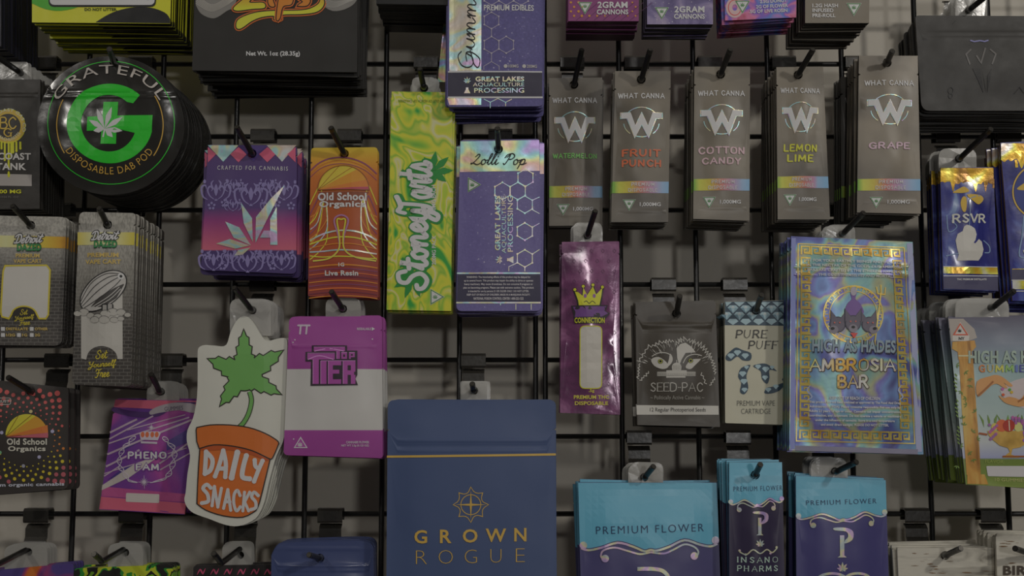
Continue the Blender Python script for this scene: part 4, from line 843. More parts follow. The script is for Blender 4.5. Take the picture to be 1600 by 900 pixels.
p.poly('airship', ellipse(190, 432, 5, n=14), M((150, 148, 140)), 5); p.poly('airship', ellipse(190, 432, 2.2, n=10), INK, 6)
p.poly('airship', rrect(161, 475, 179, 488, 3), INK, 5); p.poly('airship', rrect(163, 477, 169, 486, 1), M((110, 108, 104)), 6); p.poly('airship', rrect(171, 475.5, 177, 484, 1), M((110, 108, 104)), 6)
for x, y, r_ in ((122, 490, 6), (132, 488, 8), (143, 493, 6), (155, 496, 7), (167, 491, 8), (178, 488, 8), (190, 488, 7), (200, 492, 5), (150, 500, 7), (165, 500, 8), (180, 500, 6), (190, 498, 5)):
    p.poly('clouds', ellipse(x, y, r_, r_ * .72, n=14), M((122, 120, 114)), 6); p.line('clouds', ellipse(x, y, r_, r_ * .72, 180, 340, n=10), .8, M((60, 58, 56)), 7)
for t, y, w_ in (('Set', 554, 20), ('Yourself', 570, 46), ('Free', 583, 24)): p.skel(t, 160, y, w_, 14, .12, GLD, 4, font=LO, rot=-5, shear=.2)
p.done(['gold_stripe'])
# purple crown pouch
PC = noise_mat('violet_foil', [(.3, (58, 34, 54)), (.5, (80, 44, 72)), (.66, (104, 66, 94))], 26, 1.2, 3, rough=.2, metal=.1, coat=.5, bump=.5, bscale=45)
p = Pack('mylar_bag', 'narrow crinkled violet pouch with a yellow crown and a tall blank white window', quad((878, 378), (967, 377), (969, 648), (875, 645), 0, notch=.07), .075, PC, n=3, sp=.006, t=.002, bulge=.004, crumple=.0016, cfreq=48, group='narrow violet crown pouches', copy_label='narrow violet pouch behind the crown one', seed=45)
for i in range(5):
    for j in range(16):
        x = 888 + i * 18 + (j % 2) * 9; y = 392 + j * 16
        if x < 962 and not (898 < x < 946 and 440 < y < 625): p.line('diamond_print', [(x - 2.5, y), (x, y - 3), (x + 2.5, y), (x, y + 3)], .7, M((66, 34, 60)), 1, closed=True)
CY = M((176, 146, 26))
cr_ = [(903, 470), (898, 456), (903, 457), (910, 463), (911, 450), (917, 462), (926, 448), (931, 461), (941, 450), (939, 464), (936, 478), (904, 478)]
p.poly('crown', [(920 + (x - 920) * 1.12, 466 + (y - 466) * 1.15) for x, y in cr_], INK, 2); p.poly('crown', cr_, CY, 3)
for x, y in ((898, 453), (911, 448), (926, 446), (941, 449)): p.poly('crown', ellipse(x, y, 3.2, n=10), INK, 3); p.poly('crown', ellipse(x, y, 2.4, n=10), CY, 4)
p.poly('crown', ellipse(914, 463, 2.4, 3.2, n=10), M((96, 60, 110)), 4); p.poly('crown', ellipse(928, 463, 2.4, 3.2, n=10), M((96, 60, 110)), 4)
p.poly('crown', rrect(908, 468, 937, 476, 3), CY, 4); p.line('crown', smooth_pts([(912, 473), (916, 471), (920, 475), (925, 471), (930, 475)], 3), 1, INK, 5)
p.poly('purple_plate', [(892, 478), (950, 477), (946, 486), (953, 490), (946, 498), (942, 506), (898, 506), (896, 492)], M((30, 24, 30)), 4); p.poly('purple_plate', [(895, 480), (947, 479), (944, 486), (950, 490), (940, 495), (898, 496), (899, 488)], M((78, 46, 96)), 5)
p.text('CONNECTION', 921, 501, 47, 8.5, CY, 6, bold=.05)
p.poly('white_window', rrect(906, 510, 940, 607, 8), M((138, 135, 128)), 2); p.line('white_window', rrect(906, 510, 940, 607, 8), 1.4, CY, 3, closed=True)
for t, y, w_ in (('.5g', 611, 9), ('PREMIUM THC', 620.5, 55), ('DISPOSABLE', 630, 52)): p.text(t, 924, y, w_, 6, M((170, 134, 48)), 4, bold=.03)
p.tab(896, 347, 941, 377, 918, 367, 10); p.done()
# seed pouch
p = Pack('mylar_bag', 'matte black pouch with a white wolf eye drawing over a domed building', quad((993, 473), (1118, 471), (1125, 667), (996, 664), 0, notch=.1), .085, M((48, 44, 38), rough=.38, bump=.3, bscale=26), n=8, sp=.0055, t=.0025, bulge=.005, crumple=.001, ridges=[(508, .0012), (516, -.0006)], hole=(1057, 490), group='matte black wolf pouches', copy_label='matte black wolf pouch stacked behind the front one', seed=46, jitter=1.8)
LG = M((132, 130, 124)); rr = random.Random(9)
def fur(x0, y0, x1, y1, n_, spike, m_=LG, w_=1.2):
    pts = []
    dx, dy = x1 - x0, y1 - y0; L_ = math.hypot(dx, dy); nx, ny = dy / L_, -dx / L_
    for i in range(n_ * 2 + 1):
        t = i / (n_ * 2); s_ = spike * rr.uniform(.6, 1.2) if i % 2 else 0; pts.append((x0 + dx * t + nx * s_, y0 + dy * t + ny * s_))
    p.line('wolf_drawing', pts, w_, m_, 3)
fur(1000, 565, 1012, 545, 3, 4); fur(1012, 545, 1034, 537, 4, 5); fur(1034, 537, 1052, 535, 4, 5)
fur(1056, 540, 1072, 532, 4, 7); fur(1072, 534, 1094, 544, 5, 8); fur(1094, 544, 1110, 562, 5, 7); fur(1110, 562, 1116, 585, 5, 5); fur(1116, 590, 1108, 602, 3, 3); fur(1104, 600, 1096, 582, 3, 3)
fur(998, 592, 1000, 568, 5, 3); fur(1013, 580, 999, 594, 4, 3)
for k in range(70):
    f = -1 if k % 2 else 1; t = rr.random(); a = math.radians(200 + 75 * t) if f < 0 else math.radians(340 - 75 * t)
    R1 = 44 + rr.uniform(-9, 8); x = 1057 + R1 * 1.22 * math.cos(a); y = 584 + R1 * math.sin(a); l_ = rr.uniform(4, 9)
    p.line('wolf_drawing', [(x, y), (x + l_ * math.cos(a) + rr.uniform(-2, 2), y + l_ * math.sin(a))], rr.uniform(.6, 1.5), LG, 3, taper=True)
p.poly('wolf_drawing', [(1057, 560), (1056, 545), (1062, 538), (1070, 536), (1080, 543), (1086, 551), (1070, 552), (1064, 562), (1060, 572)], LG, 2)
p.poly('wolf_drawing', smooth_pts([(1017, 562), (1028, 558), (1040, 566), (1043, 574), (1034, 577), (1022, 572)], 3, True), LG, 2); p.poly('wolf_drawing', smooth_pts([(1070, 574), (1078, 563), (1090, 561), (1094, 562), (1086, 570), (1078, 577)], 3, True), LG, 2)
p.poly('wolf_drawing', smooth_pts([(1046, 553), (1050, 560), (1048, 568), (1041, 574), (1044, 562)], 3, True), LG, 2)
for x, y in ((1031, 565), (1078, 564)): p.poly('wolf_eye', ellipse(x, y, 4, 3.6, n=14), INK, 4); p.line('wolf_eye', ellipse(x, y, 2.6, n=14), 1.1, M((124, 126, 50)), 5, closed=True)
p.line('wolf_drawing', smooth_pts([(1018, 557), (1028, 552), (1040, 552), (1048, 556)], 3), 1.4, LG, 3); p.line('wolf_drawing', smooth_pts([(1066, 568), (1072, 558), (1084, 554), (1096, 556)], 3), 1.4, LG, 3)
p.poly('domed_building', ellipse(1056, 574, 7.5, 7, 180, 360, n=12) + [(1063, 579), (1049, 579)], LG, 4); p.line('domed_building', [(1056, 563), (1056, 569)], 1.2, LG, 4)
p.poly('domed_building', rrect(1040, 579, 1072, 587, 1), LG, 3); p.poly('domed_building', rrect(1026, 581, 1086, 588, 1), M((112, 110, 104)), 2); p.poly('domed_building', rrect(1040, 588, 1070, 590.5, .5), LG, 3)
for k in range(20): p.line('domed_building', [(1028 + k * 3, 583.5), (1028 + k * 3, 587)], .5, M((92, 90, 84)), 5)
for k in range(5): p.line('domed_building', [(1051 + k * 2.5, 571), (1051 + k * 2.5, 578)], .5, M((92, 90, 84)), 5)
p.skel('SEED-PAC', 1057, 605, 82, 15, .13, M((120, 118, 112)), 4, serif=.1, space=.05); p.text('~ Politically Active Cannabis ~', 1058, 622, 84, 8, M((112, 110, 104)), 4)
p.poly('white_band', quad((994.5, 633), (1122.5, 634), (1123, 648), (995, 648)), M((138, 136, 130)), 2); p.text('12 Regular Photoperiod Seeds', 1059, 641, 87, 8, M((34, 32, 30)), 4, bold=.0)
p.done(['white_band'])
# cream pouch with diamonds
CRM = M((134, 132, 116), rough=.45)
DB = M((34, 50, 62)); D1 = M((112, 132, 138)); D2 = M((72, 98, 110))
p = Pack('flat_pouch', 'cream pouch with a blue diamond print header and blue smoke shapes', quad((1132, 471), (1231, 469), (1232, 664), (1133, 661), [3, 3, 2, 2]), .080, CRM, n=6, sp=.0055, t=.003, bulge=.001, crumple=.0003, hole=(1181, 485), group='cream diamond pouches', copy_label='cream diamond pouch stacked behind the front one', seed=47, edge=M((60, 58, 50)))
p.poly('diamond_header', quad((1132.5, 471.5), (1230.5, 469.5), (1231, 509), (1132.5, 508)), DB, 1)
def gem(x, y, s_, lay=3, part='diamond_header', clip=None):
    P_ = [(x - s_, y - s_ * .15), (x - s_ * .55, y - s_ * .62), (x + s_ * .55, y - s_ * .62), (x + s_, y - s_ * .15), (x, y + s_ * .85)]
    P_ = [(min(1230.5, max(1133, a)), min(508, max(472, b)) if part == 'diamond_header' else b) for a, b in P_]
    if max(a for a, b in P_) - min(a for a, b in P_) < 3 or max(b for a, b in P_) - min(b for a, b in P_) < 2: return
    p.poly(part, P_, D1, lay); Q = [P_[0], (x - s_ * .35, y - s_ * .15), P_[4]]
    if 1134 < x < 1229 and y + s_ < 512 and y - s_ > 466:
        p.poly(part, [(x - s_, y - s_ * .15), (x - s_ * .35, y - s_ * .15), (x, y + s_ * .8)], D2, lay + 1); p.poly(part, [(x + s_, y - s_ * .15), (x + s_ * .35, y - s_ * .15), (x, y + s_ * .8)], M((92, 116, 124)), lay + 1); p.poly(part, [(x - s_ * .35, y - s_ * .15), (x + s_ * .35, y - s_ * .15), (x, y - s_ * .6)], M((135, 150, 152)), lay + 1)
for i in range(6):
    for j in range(5):
        x = 1134 + i * 20 + (j % 2) * 10; y = 472 + j * 10.5; gem(x + 1, y, 8.6)
for t, x, y in (('PURE', 1174, 522), ('PUFF', 1192, 539)): p.skel(t, x, y, 51 if t == 'PURE' else 48, 13.5, .13, M((36, 36, 36)), 4, serif=.12, space=.12, shear=.12)
sm = [[(1134, 556), (1142, 548), (1150, 543), (1160, 547), (1173, 552), (1172, 563), (1160, 563), (1152, 557), (1142, 564), (1134, 562)], [(1153, 588), (1158, 575), (1172, 570), (1168, 580), (1166, 590), (1169, 606), (1163, 616), (1156, 612), (1158, 598)], [(1176, 572), (1190, 568), (1200, 570), (1214, 580), (1202, 578), (1202, 590), (1198, 600), (1190, 592), (1188, 580)], [(1194, 614), (1198, 606), (1208, 604), (1228, 597), (1218, 610), (1204, 615)], [(1222, 592), (1231, 586), (1231, 591), (1224, 595)]]
for k, q in enumerate(sm):
    q = smooth_pts(q, 3, True); q = [(min(1231, max(1133.5, a)), b) for a, b in q]; cxm = sum(a for a, b in q) / len(q); cym = sum(b for a, b in q) / len(q)
    p.poly('smoke_print', q, DB, 1 if k else 1)
for x, y, s_ in ((1142, 556, 6), (1152, 551, 6), (1164, 556, 6), (1160, 584, 6), (1162, 596, 6), (1163, 609, 5), (1166, 574, 4), (1184, 573, 5), (1196, 577, 6), (1195, 590, 5), (1200, 609, 5), (1212, 604, 5), (1206, 574, 4)): gem(x, y, s_, 3, 'smoke_print')
for t, y, w_ in (('PREMIUM VAPE', 630, 59), ('CARTRIDGE', 642.5, 46)): p.text(t, 1181, y, w_, 8, M((56, 56, 52)), 3, bold=-.012)
p.done(['diamond_header', 'smoke_print'])
# holographic bar pouch
HB = noise_mat('holographic_film', [(.26, (44, 42, 76)), (.36, (58, 64, 110)), (.43, (74, 100, 122)), (.49, (84, 116, 112)), (.54, (108, 110, 84)), (.58, (78, 72, 118)), (.66, (72, 92, 128)), (.76, (50, 48, 84))], 17, 1.4, 1.4, (1, 1, 1.25), seed=5, rough=.34, metal=.2, bump=.45, bscale=22, bdist=.003, coat=.15)
p = Pack('mylar_bag', 'large holographic pouch with a gold meander border and three dog heads', quad((1236, 369), (1426, 378), (1443, 710), (1233, 704), 0, notch=.06), .110, HB, n=8, sp=.0072, t=.0028, bulge=.006, crumple=.0016, cfreq=24, ridges=[(418, .0007), (430, .0006)], group='large holographic pouches', copy_label='large holographic pouch stacked behind the meander border one', seed=48, jitter=1.4, cell=.008, edge=M((40, 60, 62)))
MG = noise_mat('gold_meander', [(.3, (130, 96, 30)), (.5, (150, 130, 70)), (.62, (160, 120, 50)), (.8, (110, 100, 90))], 24, 1, 1, rough=.3, metal=.3)
MD = M((40, 38, 62)); SLV = M((112, 110, 118))
p.line('side_seal', [(1240, 372), (1238, 702)], 7, M((92, 98, 140)), 1); p.line('side_seal', [(1421, 380), (1436, 706)], 9, M((112, 116, 140)), 1); p.line('side_seal', [(1242, 700), (1434, 706)], 8, M((92, 90, 106)), 1)
def q2(u, v):   # border rectangle in pack space
    a = (1248 + (1240.5 - 1248) * v, 386 + 0); tl, tr, br, bl = (1247, 381), (1412, 387), (1429, 693), (1244, 689)
    x = (tl[0] * (1 - u) + tr[0] * u) * (1 - v) + (bl[0] * (1 - u) + br[0] * u) * v; y = (tl[1] * (1 - u) + tr[1] * u) * (1 - v) + (bl[1] * (1 - u) + br[1] * u) * v
    return (x, y)
p.line('meander_border', [q2(0, 0), q2(1, 0), q2(1, 1), q2(0, 1)], 1.6, MG, 3, closed=True)
key = [(0, 1), (0, 0), (.82, 0), (.82, .78), (.3, .78), (.3, .38), (.55, .38)]
def meander(u0, v0, du, dv, vertical, n_):
    for i in range(n_):
        pts = []
        for a, b in key:
            if not vertical: pts.append(q2(u0 + du * (i + a) / n_, v0 + dv * b))
            else: pts.append(q2(u0 + du * b, v0 + dv * (i + a) / n_))
        p.line('meander_border', pts, 2.5, MG, 3)
meander(.03, .012, .94, .042, False, 10); meander(.03, .945, .94, .042, False, 11)
meander(.03, .07, .085, .86, True, 20); meander(.885, .07, .085, .86, True, 20)
for k, t in enumerate(('FIT FOR YOUR EARTHLY BEINGS AND INDULGE', 'IN THE NECTAR OF THE GODS. OUR AMBROSIA', 'BARS ARE CRAFTED BY THE ETHEREAL HANDS OF', 'THE GODS THEMSELVES AND MORTALS.')): p.text(t, 1333 + k, 409 + k * 7.5, 150 - 3 * (k == 3) * 10, 4.2, M((150, 148, 155)), 8, bold=.02, rot=1.5, part='small_print')
p.line('ring_emblem', ellipse(1331, 492, 46, 44, n=46), 2, MG, 2, closed=True); p.line('ring_emblem', ellipse(1331, 492, 37, 36, n=46), 1.2, MG, 2, closed=True)
for k in range(26):
    a = math.radians(k * 360 / 26); P2 = lambda r_, b: (1331 + r_ * math.cos(a + b), 492 + r_ * .96 * math.sin(a + b)); p.line('ring_emblem', [P2(39, 0), P2(44, 0), P2(44, .12), P2(41, .12)], 1.1, MG, 2)
HG = M((70, 66, 76)); HD = M((44, 42, 54))
for x, y, f in ((1308, 508, -1), (1354, 508, 1), (1330, 506, 0)):
    la = 3 + (f == 0) * 3
    for g_, m_ in ((1.6, HD), (0, HG)):
        p.poly('three_headed_dog', ellipse(x + f * 2, y, 11 + g_, 11 + g_, n=22), m_, la + (g_ == 0))
        for e in (-1, 1): p.poly('three_headed_dog', [(x + e * (12 + g_ * .7) , y - 22 - g_), (x + e * (2 - g_ * .5), y - 8), (x + e * (12 + g_), y - 3)], m_, la + (g_ == 0))
    p.poly('three_headed_dog', ellipse(x + f * 8, y + 8, 7, 6.5, n=16), M((92, 88, 96)), la + 2)
    for e in (-4, 4): p.poly('three_headed_dog', ellipse(x + e + f * 3, y - 3, 1.3, n=8), M((150, 70, 60)), 9)
    p.poly('three_headed_dog', ellipse(x + f * 10, y + 6, 3, 2.2, n=10), INK, 9)
p.poly('three_headed_dog', [(1325, 521), (1337, 521), (1331, 530)], M((150, 50, 45)), 10)
p.poly('figure_print', smooth_pts([(1331, 450), (1336, 458), (1334, 468), (1342, 476), (1346, 492), (1318, 492), (1321, 476), (1328, 468), (1326, 458)], 3, True), M((84, 62, 110)), 3)
p.poly('figure_print', ellipse(1331, 456, 5, 7, n=14), M((120, 116, 124)), 4)
p.line('trident', [(1364, 540), (1374, 458)], 2.2, MG, 4); p.line('trident', [(1367, 449), (1369, 460), (1380, 461), (1381, 450)], 1.8, MG, 4); p.line('trident', [(1374, 446), (1374, 460)], 1.8, MG, 4)
for m_, b_, l_, dx in ((M((36, 30, 46)), .13, 6, 1.5), (M((98, 112, 120)), .05, 7, 0)): 
    p.text('HIGH AS HADES', 1332 + dx, 541 + dx, 130, 20 + dx, m_, l_, bold=b_, rot=1, part='wordmark')
def amb(t, x, y, w_, h_): p.skel(t, x, y, w_, h_, .27, M((60, 44, 40)), 5, serif=.12, space=.06, part='foil_title'); p.skel(t, x - 1, y - .6, w_ - 1, h_ - 1, .2, MG2, 6, serif=.1, space=.06, part='foil_title')
MG2 = noise_mat('gold_title', [(.3, (160, 110, 36)), (.45, (165, 125, 80)), (.55, (150, 148, 146)), (.7, (165, 140, 60))], 16, .5, 1, rough=.35, metal=.1)
amb('AMBROSIA', 1331, 571, 137, 22); amb('BAR', 1331, 597, 50, 23)
for x in (1262, 1404): p.line('flame_print', smooth_pts([(x - 3, 626), (x + 5, 620), (x - 2, 610), (x + 3, 602)], 4), 2.6, M((112, 120, 140)), 3, taper=True)
for k, (t, w_) in enumerate((('KEEP OUT OF REACH OF CHILDREN.', 80), ('This product has not been analyzed or approved by The Food And Drug', 142), ('Administration (FDA). Please consume responsibly. For use only by', 142), ('Adults 21 years of age or older. Cannabis can impair concentration,', 144), ('coordination, and judgement. Do not operate a vehicle or machinery', 144), ('under the influence of cannabis. Store in a cool temperature', 124), ('and avoid direct sunlight. PLEASE DO NOT LITTER.', 106))):
    p.text(t, 1334, 622.5 + k * 7, w_, 4.9, M((150, 148, 152)), 7, bold=.03, rot=.8, part='small_print')
p.tab(1292, 350, 1338, 374, 1318, 364, 12); p.done()
# gummies pouch at the right edge
SKY = None
p = Pack('mylar_bag', 'pouch showing a stone column, two reaching hands and a bowl of fruit, right edge', quad((1481, 496), (1690, 494), (1700, 768), (1509, 757), 0, notch=.07), .105, PUR, n=12, sp=.0076, t=.0022, bulge=.003, crumple=.0008, group='fruit bowl pouches at the right edge', copy_label='fruit bowl pouch stacked behind the front one', seed=49, jitter=2.4, edge=M((50, 56, 54)), drift=(-.0003, .0002))
p.body.data.materials[0] = zmat(p, 'sky_print', [(495, (66, 64, 76)), (540, (80, 88, 100)), (580, (104, 122, 122)), (650, (112, 126, 124)), (690, (128, 132, 132)), (716, (112, 116, 140)), (717, (78, 92, 42)), (757, (86, 100, 44))], rough=.35, coat=.2)
CLM = noise_mat('stone_column', [(.3, (100, 66, 26)), (.5, (138, 100, 42)), (.7, (152, 120, 60))], 60, .6, 4, (2, 1, .4))
p.poly('cloud_print', [(1482, 498), (1505, 498), (1522, 514), (1526, 528), (1512, 533), (1486, 533)], M((118, 112, 106)), 1)
p.poly('cloud_print', smooth_pts([(1560, 610), (1600, 590), (1640, 600), (1640, 640), (1590, 636)], 3, True), M((136, 128, 128)), 1)
p.poly('stone_column', [(1498, 560), (1519, 560), (1525, 650), (1532, 742), (1510, 742), (1503, 650)], CLM, 2)
p.poly('stone_column', [(1488, 534), (1522, 532), (1524, 542), (1517, 550), (1518, 562), (1497, 562), (1496, 550), (1487, 545)], CLM, 3); p.poly('stone_column', [(1511, 741), (1538, 741), (1544, 757), (1511, 756)], CLM, 3); p.line('stone_column', [(1497, 556), (1518, 556)], 2, M((170, 150, 110)), 4)
LFG = M((74, 96, 40))
for k in range(16):
    x, y = 1500 + (k * 7) % 26 - (6 if k % 3 == 0 else 0), 570 + k * 10.5; 
    for a in (-40, 20, 70): c_, s_ = math.cos(math.radians(a + k * 30)), math.sin(math.radians(a + k * 30)); p.poly('vine_print', [(x, y), (x + 3 * c_ - 1 * s_, y + 3 * s_ + 1 * c_), (x + 6 * c_, y + 6 * s_), (x + 3 * c_ + 1 * s_, y + 3 * s_ - 1 * c_)], LFG, 5)
TN = M((150, 104, 62)); TN2 = M((112, 70, 36))
p.poly('arm_print', smooth_pts([(1525, 596), (1545, 588), (1553, 586), (1562, 588), (1573, 596), (1580, 603), (1574, 604), (1566, 598), (1572, 606), (1566, 606), (1556, 600), (1548, 602), (1541, 608), (1526, 620)], 3, True), TN, 3); p.line('arm_print', smooth_pts([(1526, 619), (1540, 606), (1550, 596)], 4), 3, TN2, 4)
p.poly('arm_print', smooth_pts([(1558, 618), (1566, 622), (1574, 620), (1584, 622), (1592, 624), (1602, 612), (1620, 600), (1620, 622), (1596, 635), (1578, 633), (1566, 628)], 3, True), TN, 3); p.line('arm_print', smooth_pts([(1588, 628), (1600, 620), (1618, 606)], 4), 3, TN2, 4)
for x, y, c_ in ((1564, 608, (130, 60, 110)), (1575, 609, (50, 110, 40)), (1578, 613, (165, 120, 30)), (1565, 617, (160, 60, 30))): p.poly('sweets_print', ellipse(x, y, 2.4, n=8), M(c_), 5)
for m_, b_, l_ in ((M((38, 26, 24)), .16, 4), (M((108, 122, 112)), .04, 6)): p.text('HIGH AS HADES', 1582, 558, 140, 20, m_, l_, bold=b_, part='wordmark')
gx = 1528
for ch, c_ in zip('GUMMIES', ((160, 84, 40), (165, 120, 60), (160, 140, 60), (100, 130, 70), (70, 84, 130), (60, 60, 120), (90, 60, 120))):
    w_ = {'I': 4, 'M': 13}.get(ch, 10); p.skel(ch, gx + w_ / 2, 576, w_, 12, .2, M(c_), 5, serif=.1); gx += w_ + 2.5
for x, a in ((1538, -30), (1545, -10), (1551, 15), (1565, -30), (1573, 0), (1581, 28), (1596, -5)): c_, s_ = math.sin(math.radians(a)), -math.cos(math.radians(a)); p.poly('leaf_print', [(x + (4 * c_), 668), (x + 9 * c_ - 2, 655 + 0), (x + 20 * c_, 648 - abs(a) * .05), (x + 9 * c_ + 2, 657)], LFG if a else M((80, 110, 44)), 2)
BW2 = noise_mat('gold_bowl', [(.3, (104, 78, 28)), (.6, (140, 112, 50))], 60, 0, 2)
p.poly('bowl_print', [(1541, 673), (1600, 673), (1606, 684)] + [(1604, 692), (1592, 699), (1580, 701), (1578, 710), (1592, 715), (1565, 715), (1576, 706), (1573, 700), (1560, 696), (1550, 688), (1543, 680)], BW2, 3)
p.line('bowl_print', [(1528, 677), (1541, 679)], 3, M((110, 56, 26)), 4); p.line('bowl_print', [(1565, 713), (1600, 713)], 2.4, M((110, 60, 26)), 4)
p.poly('fruit_print', ellipse(1563, 665, 9, 9.5, n=20), M((158, 66, 36)), 4); p.poly('fruit_print', ellipse(1574, 665, 9.5, 9.5, n=20), M((120, 36, 26)), 5); p.line('fruit_print', [(1574, 657), (1575, 673)], 1.6, M((160, 140, 120)), 6); p.poly('fruit_print', ellipse(1589, 667, 6.5, 7.5, n=16), M((140, 140, 84)), 4); p.poly('fruit_print', ellipse(1552, 667, 5, 6, n=16), M((155, 130, 60)), 4)
for k in range(26):
    x, y = ((1544 + (k * 5) % 12, 664 + (k * 7) % 24) if k < 12 else (1580 + (k * 5) % 20, 652 + (k * 3) % 10)); p.poly('grape_print', ellipse(x, y, 2.4, n=8), M((104 + (k % 3) * 12, 66, 110)), 5 + k % 2)
for k in range(7): p.poly('grape_print', ellipse(1598 + k % 3, 664 + k * 4, 2.6, n=8), M((110, 70, 116)), 5)
for x, y in ((1480 + 17, 600), (1499, 640), (1501, 682)):
    for a in range(-2, 3): p.line('vine_print', [(x - 2, y + a * 6), (x - 7 + abs(a), y + a * 6 - 4)], 2, LFG, 2, taper=False)
p.poly('warning_symbol', [(1500, 503), (1514, 525), (1513, 533), (1488, 533), (1488, 525)], M((140, 136, 130)), 3)
p.line('warning_symbol', [(1500, 506), (1511, 523), (1490, 523)], 1.8, M((150, 60, 40)), 5, closed=True); p.leaf('warning_symbol', 1499, 518, 4.5, INK, 5); p.text('NY', 1502, 529, 9, 4.5, INK, 5, bold=.03)
p.text('FLAVOR:', 1553, 721, 30, 5, M((110, 120, 60)), 3, rot=2); p.poly('blank_label', quad((1540, 728), (1640, 728), (1640, 746), (1543, 744), 2), M((140, 138, 138)), 3); p.text('10 GUMMIES', 1578, 750, 48, 5, M((130, 130, 80)), 3, rot=2)
p.tab(1494, 466, 1578, 496, 1551, 480, 16); p.done()
# ------------------------------------------------------------------ lower left
ph = noise_mat('pheno_print', [(.32, (70, 40, 100)), (.45, (84, 44, 104)), (.55, (112, 48, 104)), (.68, (140, 74, 120))], 14, .8, 2, rough=.3, coat=.3, bump=.3)
p = Pack('mylar_bag', 'pink and violet pouch with white diagonal rays, a small crown and a helix wreath', quad((180, 624), (308, 626), (288, 804), (155, 796), 0, notch=.12), .050, ph, n=5, sp=.006, t=.0025, bulge=.004, crumple=.0012, cfreq=36, group='pink and violet crown pouches', copy_label='pink and violet pouch behind the crown one', seed=51, jitter=2, edge=M((130, 60, 76)))
PKB = M((150, 66, 84)); RY = M((128, 112, 124)); VD = M((54, 32, 74))
p.poly('pink_edge', quad((180.5, 624.5), (307, 626.5), (305, 642), (178, 636)), PKB, 1); p.poly('pink_edge', quad((158, 776), (291, 786), (288.5, 803), (155.5, 795)), PKB, 1); p.poly('pink_edge', quad((160, 760), (294, 772), (292, 785), (159, 775)), M((128, 56, 96)), 1)
p.poly('ink_cloud', smooth_pts([(178, 636), (205, 642), (240, 643), (265, 630), (303, 628), (303, 632), (270, 638), (250, 650), (215, 652), (178, 644)], 3, True), VD, 2)
p.poly('gummies_banner', smooth_pts([(235, 642), (250, 634), (275, 629), (305, 632), (303, 645), (280, 641), (250, 645), (236, 648)], 3, True), M((118, 112, 116)), 3); p.text('GUMMIES', 272, 638, 29, 6.5, M((60, 50, 66)), 5, rot=-4)
for x0_, y0_, x1_, y1_, w_ in ((171, 686, 240, 650, 2.5), (170, 693, 296, 652, 2.2), (168, 710, 300, 656, 3), (166, 729, 220, 703, 3), (163, 744, 190, 727, 2), (200, 672, 290, 648, 1.6), (250, 725, 298, 690, 2.6), (250, 735, 297, 708, 2), (163, 740, 292, 700, 1.5), (172, 676, 215, 655, 3)):
    p.line('diagonal_rays', [(x0_, y0_), (x1_, y1_)], w_, RY, 2)
p.poly('diagonal_rays', [(159, 766), (160, 758), (212, 725), (262, 706), (240, 720), (205, 745)], M((132, 126, 122)), 2)
for q in ([(168, 722), (210, 690), (235, 683), (190, 706)], [(262, 690), (298, 668), (296, 690), (262, 704)], [(168, 750), (200, 727), (215, 725), (180, 745)]): p.poly('diagonal_rays', q, M((52, 38, 92)), 1)
WF = M((138, 130, 140))
p.poly('crown', [(222, 687), (220, 677), (224, 674), (250, 674), (253, 677), (249, 688)], WF, 4)
for x in (225, 232, 240, 247): p.poly('crown', ellipse(x, 679, 3, 4.5, n=10), M((156, 70, 40)), 5)
p.line('crown', [(222, 691), (248, 692)], 3.2, WF, 4)
for cx_, cy_, r_ in ((238, 668, 6), (227, 753, 11)):
    for a in range(0, 180, 30): p.line('star_print', [(cx_ - r_ * math.cos(math.radians(a)) * (1 if a % 90 == 0 else .6), cy_ - r_ * math.sin(math.radians(a)) * (1 if a % 90 == 0 else .6)), (cx_ + r_ * math.cos(math.radians(a)) * (1 if a % 90 == 0 else .6), cy_ + r_ * math.sin(math.radians(a)) * (1 if a % 90 == 0 else .6))], 1.3, WF, 4, taper=True)
for f in (0, 1):
    P0 = [(213, 681), (205, 690), (197, 698), (191, 708), (188, 720), (190, 731), (197, 740), (203, 750), (216, 754)] if not f else [(258, 682), (263, 690), (272, 699), (274, 712), (271, 726), (266, 740), (258, 748), (238, 754)]
    a1 = []; a2 = []
    PP = smooth_pts(P0, 5)
    for i, (x, y) in enumerate(PP):
        d_ = 4 * math.sin(i * .55); a1.append((x + d_, y)); a2.append((x - d_, y))
        if i % 2: p.line('helix_wreath', [(x + d_, y), (x - d_, y)], .7, WF, 4)
    p.line('helix_wreath', a1, 1.2, WF, 4); p.line('helix_wreath', a2, 1.2, WF, 4)
for t, y, w_ in (('PHENO', 711, 60), ('FAM', 729, 36)): p.skel(t, 232, y, w_ + 4, 15, .42, M((84, 44, 104)), 4, space=.2); p.skel(t, 232, y, w_, 11.5, .22, M((150, 142, 150)), 6, space=.2)
p.poly('blank_label', quad((198, 770), (250, 772), (249, 786), (197, 784), 2), M((140, 134, 130)), 3)
p.tab(228, 597, 279, 626, 250, 612, 18, mat=TABW); p.done(['pink_edge'])
